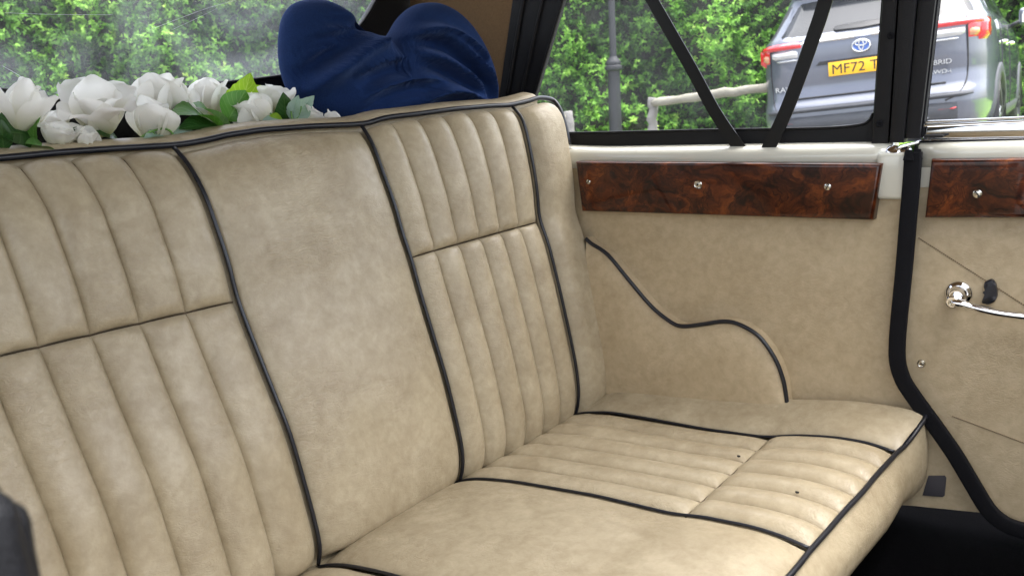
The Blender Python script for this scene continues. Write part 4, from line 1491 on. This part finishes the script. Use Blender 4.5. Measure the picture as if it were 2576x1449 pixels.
# sample by arc: rear/front by x, sides by y
ph_r = [phi_of_x(x, 0.8) for x in np.concatenate([np.linspace(-.92, -.6, 14), np.linspace(-.55, .55, 10), np.linspace(.6, .92, 14)])]
ph_s = [phi_of_y(y, 0.8) for y in np.concatenate([np.linspace(.12, .5, 12), np.linspace(.55, 4.1, 60), np.linspace(4.15, 4.5, 10)])]
ph_f = [-p for p in ph_r[::-1]]
ph_l = [math.pi - p for p in ph_s[::-1]]
allp = sorted(set([round(p % (2 * math.pi), 6) for p in ph_r + ph_s + ph_f + ph_l]))
zs_ = np.concatenate([np.linspace(.28, .80, 22), np.linspace(.83, 1.2, 12), np.linspace(1.23, 1.685, 16)])
V = [csurf(p, z) for p in allp for z in zs_]
F = gridfaces(len(allp), len(zs_), closed_u=True)
F2 = []
VA = np.array(V)
for f in F:
    c = VA[list(f)].mean(axis=0)
    if abs(c[0]) > 0.7 and any((c[1] - wy) ** 2 + (c[2] - wz) ** 2 < 0.40 ** 2 for wy, wz in WHEELS):
        continue
    F2.append(f)
m_ = len(zs_)
F2.append(tuple(i * m_ + m_ - 1 for i in range(len(allp)))[::-1])
mesh('body', V, F2, M['paint'], car)


def cpatch_xz(name, xa, xb, za, zb, mat, d=0.004, nx=12, nz=6, parent=None, corner=None, rim=0.012):
    """patch on the rear face between x and z limits (callables of the other)"""
    fx = lambda f, z: f(z) if callable(f) else f
    V = []
    for i in range(nx):
        for j in range(nz):
            z = za + (zb - za) * j / (nz - 1)
            x = fx(xa, z) + (fx(xb, z) - fx(xa, z)) * i / (nx - 1)
            e = d if (0 < i < nx - 1 and 0 < j < nz - 1) else -rim * 0.4
            V.append(csurf(phi_of_x(x, z), z, e))
    return mesh(name, V, gridfaces(nx, nz), mat, parent or car)


def cpatch_yz(name, ya, yb, za, zb, mat, d=0.004, ny=10, nz=6, parent=None, side=1):
    fx = lambda f, z: f(z) if callable(f) else f
    V = []
    for i in range(ny):
        for j in range(nz):
            z = za + (zb - za) * j / (nz - 1)
            y = fx(ya, z) + (fx(yb, z) - fx(ya, z)) * i / (ny - 1)
            e = d if (0 < i < ny - 1 and 0 < j < nz - 1) else -0.005
            V.append(csurf(phi_of_y(y, z, side), z, e))
    return mesh(name, V, gridfaces(ny, nz), mat, parent or car)


# rear screen with its dark wiper motor cover
rg = cpatch_xz('rear_screen', lambda z: -lv(z)[0] + 0.13, lambda z: lv(z)[0] - 0.13, 1.215, 1.53, M['carglass'], 0.006, 18, 8)
wv = [csurf(phi_of_x(x, z), z, 0.03) for x, z in [(-.20, 1.275), (-.22, 1.255), (-.20, 1.235), (0, 1.23), (.20, 1.235), (.22, 1.255), (.20, 1.275), (0, 1.28)]]
prism('wiper_cover', wv, (0, 0.03, -0.005), M['carblack'], rg, bev=0.006)
cpatch_xz('spoiler', lambda z: -lv(z)[0] + 0.06, lambda z: lv(z)[0] - 0.06, 1.565, 1.635, M['paint'], 0.05, 14, 5)
for sx in (-1, 1):
    cpatch_xz('screen_pillar', lambda z: sx * (lv(z)[0] - 0.125) if sx < 0 else (lv(z)[0] - 0.125), lambda z: sx * (lv(z)[0] - 0.06), 1.19, 1.53, M['carblack'], 0.004, 4, 6)
# bright strip, badge, plate
cpatch_xz('chrome_strip', -.50, .50, 1.150, 1.185, M['chrome'], 0.022, 12, 4)
bz = 1.085 - 0.02


def ell(name, c, a, b_, r, mat, parent, n=32):
    P = [np.array((c[0] + a * math.cos(t), c[1], c[2] + b_ * math.sin(t))) for t in np.linspace(0, 2 * math.pi, n + 1)]
    return tube(name, P, r, mat, parent, 6)


EZ = 1.085
yb = csurf(phi_of_x(0, EZ), EZ, 0.0)[1] - 0.012
bd = prism('emblem', [np.array((0.072 * math.cos(t), yb, EZ + 0.05 * math.sin(t))) for t in np.linspace(0, 2 * math.pi, 28, endpoint=False)], (0, 0.02, 0), M['badgeblue'], car)
ell('emblem_ring', (0, yb - .003, EZ), .068, .047, .0075, M['alloy'], bd)
ell('emblem_ring', (0, yb - .003, EZ + .019), .044, .019, .006, M['alloy'], bd)
ell('emblem_ring', (0, yb - .003, EZ + .004), .018, .038, .006, M['alloy'], bd)
prism('plate_recess', [csurf(phi_of_x(x, z), z, 0.003) for x, z in ((-.33, 1.0), (.33, 1.0), (.36, .97), (-.36, .97))], (0, 0.02, 0), M['carblack'], car)
py = csurf(phi_of_x(0, 0.93), 0.93)[1] - 0.016
plate = box('number_plate', (-.26, py, .872), (.26, py + 0.012, .983), M['plate'], car, bev=0.003)


def text_mesh(name, s, size, c, mat, parent, sx=1.0, bold=0.0, ext=0.0012):
    cu = bpy.data.curves.new(name + '_curve', 'FONT')
    cu.body = s
    cu.size = size
    cu.align_x = 'LEFT'
    cu.extrude = ext
    cu.offset = bold
    ob = bpy.data.objects.new(name + '_tmp', cu)
    COL.objects.link(ob)
    dg = bpy.context.evaluated_depsgraph_get()
    me = bpy.data.meshes.new_from_object(ob.evaluated_get(dg))
    bpy.data.objects.remove(ob)
    me.transform(Matrix(((sx, 0, 0, c[0]), (0, 0, -1, c[1]), (0, 1, 0, c[2]), (0, 0, 0, 1))))
    me.materials.clear()
    me.materials.append(mat)
    o = bpy.data.objects.new(name, me)
    COL.objects.link(o)
    o.parent = parent
    WLOC[o.name] = np.zeros(3)
    return o


text_mesh('plate_number', 'MF72 TY', 0.109, (-.237, py - 0.001, .888), M['carblack'], plate, 1.08, 0.0)
yt = csurf(phi_of_x(-.6, .80), .80)[1]
text_mesh('model_badge', 'RAV4', 0.058, (-.71, csurf(phi_of_x(-.62, .80), .80, .012)[1], .79), M['alloy'], car, 1.2, 0.0, 0.004)
text_mesh('model_badge', 'HYBRID', 0.052, (.43, csurf(phi_of_x(.6, .87), .87, .012)[1], .86), M['alloy'], car, 1.2, 0.0, 0.004)
text_mesh('model_badge', 'AWD-i', 0.045, (.48, csurf(phi_of_x(.6, .79), .79, .012)[1], .79), M['alloy'], car, 1.2, 0.0, 0.004)
# lamps
for sx in (-1, 1):
    a = lambda x: sx * x
    lo = cpatch_xz('tail_lamp', a(.47), a(.875), 1.130, 1.190, M['lampred'], 0.03, 10, 4)
    cpatch_xz('reversing_lens', a(.50), a(.745), 1.055, 1.125, M['lampclear'], 0.026, 7, 4, parent=lo)
    cpatch_xz('indicator_lens', a(.752), a(.825), 1.04, 1.125, M['lampamber'], 0.026, 5, 4, parent=lo)
    cpatch_xz('lamp_outer', a(.815), a(.880), 1.01, 1.190, M['lampred'], 0.032, 5, 6, parent=lo)
    cpatch_yz('lamp_return', 0.15, lambda z: 0.27 + 0.25 * (z - .95), 1.03, 1.185, M['lampred'], 0.018, 6, 5, parent=lo, side=sx)
    cpatch_yz('lamp_return', lambda z: 0.28 + 0.25 * (z - .95), lambda z: 0.56 - 1.2 * max(0, z - 1.06), 1.055, 1.16, M['lampamber'], 0.012, 5, 5, parent=lo, side=sx)
    cpatch_xz('lamp_chrome', a(.50), a(.70), 1.03, 1.05, M['alloy'], 0.02, 6, 3, parent=lo)
    cpatch_xz('reflector', a(.50), a(.68), .505, .535, M['lampred'], 0.03, 6, 3)
    # tailgate shut line
    P = [csurf(phi_of_x(a(x), z), z, 0.002) for x, z in ((.74, 1.21), (.748, 1.14), (.75, .95), (.745, .80), (.73, .70), (.68, .62), (.60, .585))]
    tube('shut_line', smooth_path(P, 4), 0.006, M['carblack'], car, 6)
# bumper sections
cpatch_xz('bumper_cladding', -.70, .70, .40, .575, M['cladding'], 0.03, 16, 5)
cpatch_xz('bumper_step', -.80, .80, .60, .645, M['cladding'], 0.045, 18, 4)
cpatch_xz('lower_diffuser', -.62, .62, .295, .385, M['carblack'], 0.02, 14, 4)
cpatch_xz('skid_strip', -.55, .55, .455, .475, M['alloy'], 0.038, 12, 3)
P = [csurf(phi_of_x(x, .72), .72, .004) for x in np.linspace(-.60, .60, 16)]
tube('crease_line', P, 0.008, M['carblack'], car, 6)
for sx in (-1, 1):
    for (wy, wz), nm in zip(WHEELS, ('rear', 'front')):
        # flared arch
        V = []
        arcs = np.linspace(rad(-25), rad(205), 26)
        for t in arcs:
            for (r, dx) in ((.385, -.03), (.385, .006), (.395, .012), (.445, .012), (.47, .004), (.475, -.02)):
                y, z = wy + r * math.cos(t), max(.29, wz + r * math.sin(t))
                x = csurf(phi_of_y(y, z), z)[0] + dx
                V.append((sx * x, y, z))
        mesh('wheel_arch', V, gridfaces(len(arcs), 6), M['cladding'], car)
        # dark wheel well
        V = []
        for t in np.linspace(0, math.pi, 14):
            for x in (0.55, 0.93):
                V.append((sx * x, wy + .395 * math.cos(t), wz + .395 * math.sin(t)))
        mesh('wheel_well', V, gridfaces(14, 2), M['carblack'], car)
        mesh('wheel_well', [(sx * .55, wy - .4, .2), (sx * .55, wy + .4, .2), (sx * .55, wy + .4, .76), (sx * .55, wy - .4, .76)], [(0, 1, 2, 3)], M['carblack'], car, smooth=False)
        ty = lathe('wheel', [(.24, -.11), (.33, -.11), (.352, -.09), (.36, -.05), (.36, .05), (.352, .09), (.33, .108), (.245, .11), (.235, .09), (.24, -.10)], (sx * .80, wy, wz), (sx, 0, 0), M['tyre'], car, 40)
        lathe('rim', [(0, .05), (.06, .065), (.065, .05), (.21, .04), (.24, .088), (.243, .10), (.235, .10), (.22, .03), (.0, .0)], (sx * .80, wy, wz), (sx, 0, 0), M['cladding'], ty, 36)
        for k in range(5):
            t = 2 * math.pi * k / 5 + .3
            for dt in (-.13, .13):
                p0 = np.array((sx * .872, wy + .05 * math.cos(t), wz + .05 * math.sin(t)))
                p1 = np.array((sx * .892, wy + .232 * math.cos(t + dt), wz + .232 * math.sin(t + dt)))
                tube('spoke', [p0, (p0 + p1) / 2 + (sx * .004, 0, 0), p1], .016, M['alloy'], ty, 6)
    # flank: glass, handles, shut lines, rocker
    for ya, yb_, slope in ((.62, 1.02, .9), (1.10, 1.93, 0.0), (2.03, 2.85, 0.0)):
        cpatch_yz('side_window', (lambda z, y=ya, s=slope: y + s * max(0, z - 1.2)), (lambda z, y=yb_: y - (0.95 * max(0, z - 1.2) if y > 2.5 else 0)), 1.225, 1.54, M['carglass'], 0.005, 8, 7, side=sx)
    for y in (1.06, 1.98):
        tube('shut_line', [csurf(phi_of_y(y + (0.18 if y < 1.5 and z < .75 else 0), z, sx), z, 0.001) for z in np.linspace(.40, 1.16, 14)], 0.005, M['carblack'], car, 6)
    for y in (1.30, 2.22):
        c = csurf(phi_of_y(y, 1.0, sx), 1.0, .02)
        tube('side_handle', [c + (-sx * .03, -.11, 0), c + (0, -.09, 0), c + (sx * .01, 0, 0), c + (0, .09, 0), c + (-sx * .03, .11, 0)], .014, M['chrome'], car, 8)
    cpatch_yz('rocker', 1.35, 3.2, .33, .47, M['cladding'], 0.02, 12, 5, side=sx)
    mc = csurf(phi_of_y(2.78, 1.15, sx), 1.15)
    mr = box('wing_mirror', (0, 0, 0), (.24, .13, .17), M['paint'], car, bev=.04, seg=4, fn=lambda p, mc=mc, sx=sx: (mc[0] + sx * (.06 + p[0]), mc[1] - .05 + p[1] + .25 * p[0], mc[2] + .02 + p[2]))
    prism('mirror_glass', [np.array((mc[0] + sx * (.06 + x), mc[1] - .054 + .25 * x, mc[2] + .02 + z)) for x, z in ((.03, .03), (.20, .03), (.215, .08), (.20, .14), (.05, .145), (.03, .10))], (0, 0.004, 0), M['chrome'], mr)
    tube('mirror_arm', [mc + (-sx * .03, .02, .02), mc + (sx * .05, .02, .05), mc + (sx * .10, .03, .07)], .025, M['carblack'], mr, 8)

# ------------------------------------------------------------------ lamp post, rail fence
M['iron'] = plain('weathered black iron', (0.020, 0.021, 0.026), 0.6, bumpy=(60, 0.3, 0.01), var=0.4, vscale=9)
M['rail'] = plain('weathered grey rail', (0.25, 0.235, 0.19), 0.9, bumpy=(30, 0.6, 0.02), var=0.4, vscale=7)
M['post'] = plain('weathered grey post', (0.22, 0.21, 0.20), 0.9, bumpy=(30, 0.6, 0.02), var=0.35, vscale=9)
LPX, LPY = -5.12, 8.98
lp = thing('lamp_post', 'weathered black iron lamp post in front of the hedge', 'lamp post', (LPX, LPY, GZ))
lathe('base_column', [(0.105, GZ), (0.105, GZ + .05), (0.080, GZ + .09), (0.073, GZ + .7), (0.069, 0.205)], (LPX, LPY, 0), (0, 0, 1), M['iron'], lp, 20)
lathe('collar', [(0.076, 0.20), (0.098, 0.215), (0.102, 0.235), (0.098, 0.255), (0.080, 0.265), (0.086, 0.285), (0.080, 0.31), (0.05, 0.345), (0.045, 0.36)], (LPX, LPY, 0), (0, 0, 1), M['iron'], lp, 20)
lathe('shaft', [(0.040, 0.34), (0.039, 0.9), (0.037, 1.6), (0.038, 2.9), (0, 2.9)], (LPX, LPY, 0), (0, 0, 1), M['iron'], lp, 16)
lathe('lantern', [(0.03, 2.88), (0.09, 2.95), (0.16, 3.3), (0.18, 3.32), (0.05, 3.45), (0, 3.5)], (LPX, LPY, 0), (0, 0, 1), M['iron'], lp, 8)


def rough_bar(name, pts, r, mat, parent, seed, sq=1.0):
    g = np.random.default_rng(seed)
    P = smooth_path(pts, 5)
    P = P + g.normal(0, r * 0.10, P.shape)
    V, F = tube_data(P, r * (1 + g.normal(0, 0.06, len(P))), 9, sq)
    return mesh(name, V, F, mat, parent)


fence = thing('rail_fence', 'low rustic timber rail fence running from a post to behind the grey car', 'fence', (-4.28, 8.28, GZ))
rough_bar('post', [(-4.30, 8.30, GZ - .1), (-4.29, 8.30, -.5), (-4.285, 8.295, -.25), (-4.28, 8.29, -.108)], .05, M['post'], fence, 1)
rough_bar('rail', [(-4.27, 8.27, -.165), (-3.75, 8.18, -.125), (-3.2, 8.08, -.085), (-2.7, 7.98, -.05)], .042, M['rail'], fence, 2)
rough_bar('post', [(-2.72, 8.0, GZ - .1), (-2.72, 8.0, -.5), (-2.72, 8.0, -.02)], .05, M['post'], fence, 3)
fence2 = thing('rail_fence', 'short fence end with a single pale post low behind the backrest corner', 'fence', (-5.24, 8.17, GZ))
rough_bar('post', [(-5.22, 8.2, GZ - .1), (-5.23, 8.19, -.5), (-5.24, 8.17, -.20)], .05, M['post'], fence2, 4)
rough_bar('rail', [(-5.25, 8.15, -.27), (-5.6, 7.9, -.28), (-6.1, 7.55, -.29), (-6.6, 7.2, -.31)], .042, M['rail'], fence2, 5)

# ------------------------------------------------------------------ hedge


def make_foliage(name):
    m, nt, b = new_mat(name)
    at = nt.nodes.new('ShaderNodeAttribute')
    at.attribute_name = 'tint'
    geo = nt.nodes.new('ShaderNodeNewGeometry')
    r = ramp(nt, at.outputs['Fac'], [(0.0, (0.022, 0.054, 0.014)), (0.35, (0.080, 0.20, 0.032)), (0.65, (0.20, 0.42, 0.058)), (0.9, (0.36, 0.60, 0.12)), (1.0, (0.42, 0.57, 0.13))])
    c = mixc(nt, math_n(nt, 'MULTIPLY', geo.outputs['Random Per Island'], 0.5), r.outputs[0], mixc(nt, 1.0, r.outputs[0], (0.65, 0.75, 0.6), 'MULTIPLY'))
    nt.links.new(c, b.inputs['Base Color'])
    b.inputs['Roughness'].default_value = 0.5
    b.inputs['Specular IOR Level'].default_value = 0.2
    tr = nt.nodes.new('ShaderNodeBsdfTranslucent')
    nt.links.new(mixc(nt, 1.0, c, (1.2, 1.3, 0.6), 'MULTIPLY'), tr.inputs['Color'])
    mx = nt.nodes.new('ShaderNodeMixShader')
    mx.inputs[0].default_value = 0.3
    nt.links.new(b.outputs[0], mx.inputs[1])
    nt.links.new(tr.outputs[0], mx.inputs[2])
    nt.links.new(mx.outputs[0], nt.nodes['Material Output'].inputs['Surface'])
    return m


M['foliage'] = make_foliage('hedge foliage')
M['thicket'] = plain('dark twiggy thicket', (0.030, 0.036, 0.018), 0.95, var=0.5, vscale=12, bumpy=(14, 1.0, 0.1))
HL = smooth_path([(-12.5, -1.0, 0), (-11, 2.0, 0), (-9.6, 5.6, 0), (-7.6, 8.6, 0), (-5.4, 10.1, 0), (-4.1, 11.6, 0), (-3.5, 14, 0), (-1, 15.5, 0), (3.5, 15.5, 0)], 8)
seg_l = np.concatenate([[0], np.cumsum(np.linalg.norm(np.diff(HL, axis=0), axis=1))])
HT = seg_l[-1]


def hl(s):
    p = np.stack([np.interp(s, seg_l, HL[:, k]) for k in range(2)], -1)
    e = 0.05
    q = np.stack([np.interp(np.clip(s + e, 0, HT), seg_l, HL[:, k]) - np.interp(np.clip(s - e, 0, HT), seg_l, HL[:, k]) for k in range(2)], -1)
    q /= np.linalg.norm(q, axis=-1, keepdims=True)
    n = np.stack([q[..., 1], -q[..., 0]], -1)         # towards the car
    return p, n


def lump(s, z):
    return 0.22 * np.sin(s * 1.7 + 1.3 * np.sin(z * 1.9)) + 0.16 * np.sin(s * 3.9 + z * 2.7 + 1.0) + 0.12 * np.sin(s * 7.3 - z * 5.1) + 0.08 * np.sin(s * 13.1 + z * 9.7)


hedge = thing('hedge', 'dense green hedge with pale new shoots along the car park', 'hedge', (-5.4, 10.3, GZ))
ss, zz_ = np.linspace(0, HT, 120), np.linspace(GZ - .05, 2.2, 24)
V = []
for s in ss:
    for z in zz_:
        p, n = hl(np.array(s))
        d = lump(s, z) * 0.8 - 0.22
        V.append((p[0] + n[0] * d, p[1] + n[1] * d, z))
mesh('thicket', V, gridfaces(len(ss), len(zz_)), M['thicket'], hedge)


def sprays(count, zlo, zhi, leaves, size, seed, out=0.0):
    g = np.random.default_rng(seed)
    s = g.uniform(0, HT, count)
    z = zlo + (zhi - zlo) * g.random(count)
    p, n = hl(s)
    dep = lump(s, z) - 0.14 + g.random(count) * 0.30 + out
    c = np.stack([p[:, 0] + n[:, 0] * dep, p[:, 1] + n[:, 1] * dep, z], -1)
    n3 = np.concatenate([n, np.zeros((count, 1))], -1)
    t3 = np.stack([-n[:, 1], n[:, 0], np.zeros(count)], -1)
    # growth direction: outwards, upwards and sideways
    D = n3 * g.uniform(0.2, 0.9, (count, 1)) + t3 * g.normal(0, 0.5, (count, 1)) + np.array((0, 0, 1.0)) * g.uniform(-0.1, 0.9, (count, 1))
    D /= np.linalg.norm(D, axis=1)[:, None]
    L = g.uniform(0.09, 0.24, count)
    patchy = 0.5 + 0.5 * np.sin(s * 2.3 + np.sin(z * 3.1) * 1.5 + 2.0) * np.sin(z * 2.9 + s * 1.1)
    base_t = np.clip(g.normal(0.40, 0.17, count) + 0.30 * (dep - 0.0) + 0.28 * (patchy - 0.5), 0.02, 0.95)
    C = np.repeat(c, leaves, 0)
    DD = np.repeat(D, leaves, 0)
    k = np.tile(np.linspace(0.05, 1, leaves), count)
    P = C + DD * (np.repeat(L, leaves) * k)[:, None]
    m = len(P)
    ld = DD * 0.55 + g.normal(0, 0.55, (m, 3)) + np.array((0, 0, -0.12))
    ld /= np.linalg.norm(ld, axis=1)[:, None]
    up = np.repeat(n3, leaves, 0) * 0.7 + np.array((0, 0, 0.8)) + g.normal(0, 0.35, (m, 3))
    sd = np.cross(ld, up)
    sd /= np.linalg.norm(sd, axis=1)[:, None] + 1e-9
    nn = np.cross(sd, ld)
    ls = (size * g.uniform(0.7, 1.3, m) * (1.1 - 0.35 * k))[:, None]
    lw = ls * 0.25
    v0 = P
    v1 = P + ld * ls * 0.45 + sd * lw + nn * ls * 0.06
    v2 = P + ld * ls - nn * ls * 0.10
    v3 = P + ld * ls * 0.45 - sd * lw + nn * ls * 0.06
    vm = P + ld * ls * 0.5 - nn * ls * 0.05
    Vv = np.stack([v0, v1, v2, v3, vm], 1).reshape(-1, 3)
    i0 = np.arange(m) * 5
    Ff = np.stack([np.stack([i0, i0 + 1, i0 + 4], 1), np.stack([i0 + 1, i0 + 2, i0 + 4], 1), np.stack([i0 + 2, i0 + 3, i0 + 4], 1), np.stack([i0 + 3, i0, i0 + 4], 1)], 1).reshape(-1, 3)
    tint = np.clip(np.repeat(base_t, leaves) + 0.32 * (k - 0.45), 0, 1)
    return Vv, Ff, np.repeat(tint, 5)


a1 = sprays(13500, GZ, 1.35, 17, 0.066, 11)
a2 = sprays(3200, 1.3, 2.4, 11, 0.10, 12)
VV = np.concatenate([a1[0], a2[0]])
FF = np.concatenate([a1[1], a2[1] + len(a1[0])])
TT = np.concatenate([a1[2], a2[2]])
VV = VV - wloc(hedge)
me = bpy.data.meshes.new('foliage')
me.vertices.add(len(VV))
me.vertices.foreach_set('co', VV.ravel())
me.loops.add(FF.size)
me.loops.foreach_set('vertex_index', FF.ravel().astype(np.int32))
me.polygons.add(len(FF))
me.polygons.foreach_set('loop_start', np.arange(len(FF), dtype=np.int32) * 3)
me.attributes.new('tint', 'FLOAT', 'POINT').data.foreach_set('value', TT)
me.update(calc_edges=True)
me.validate()
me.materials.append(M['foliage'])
fo = bpy.data.objects.new('foliage', me)
COL.objects.link(fo)
fo.parent = hedge
fo['kind'] = 'stuff'
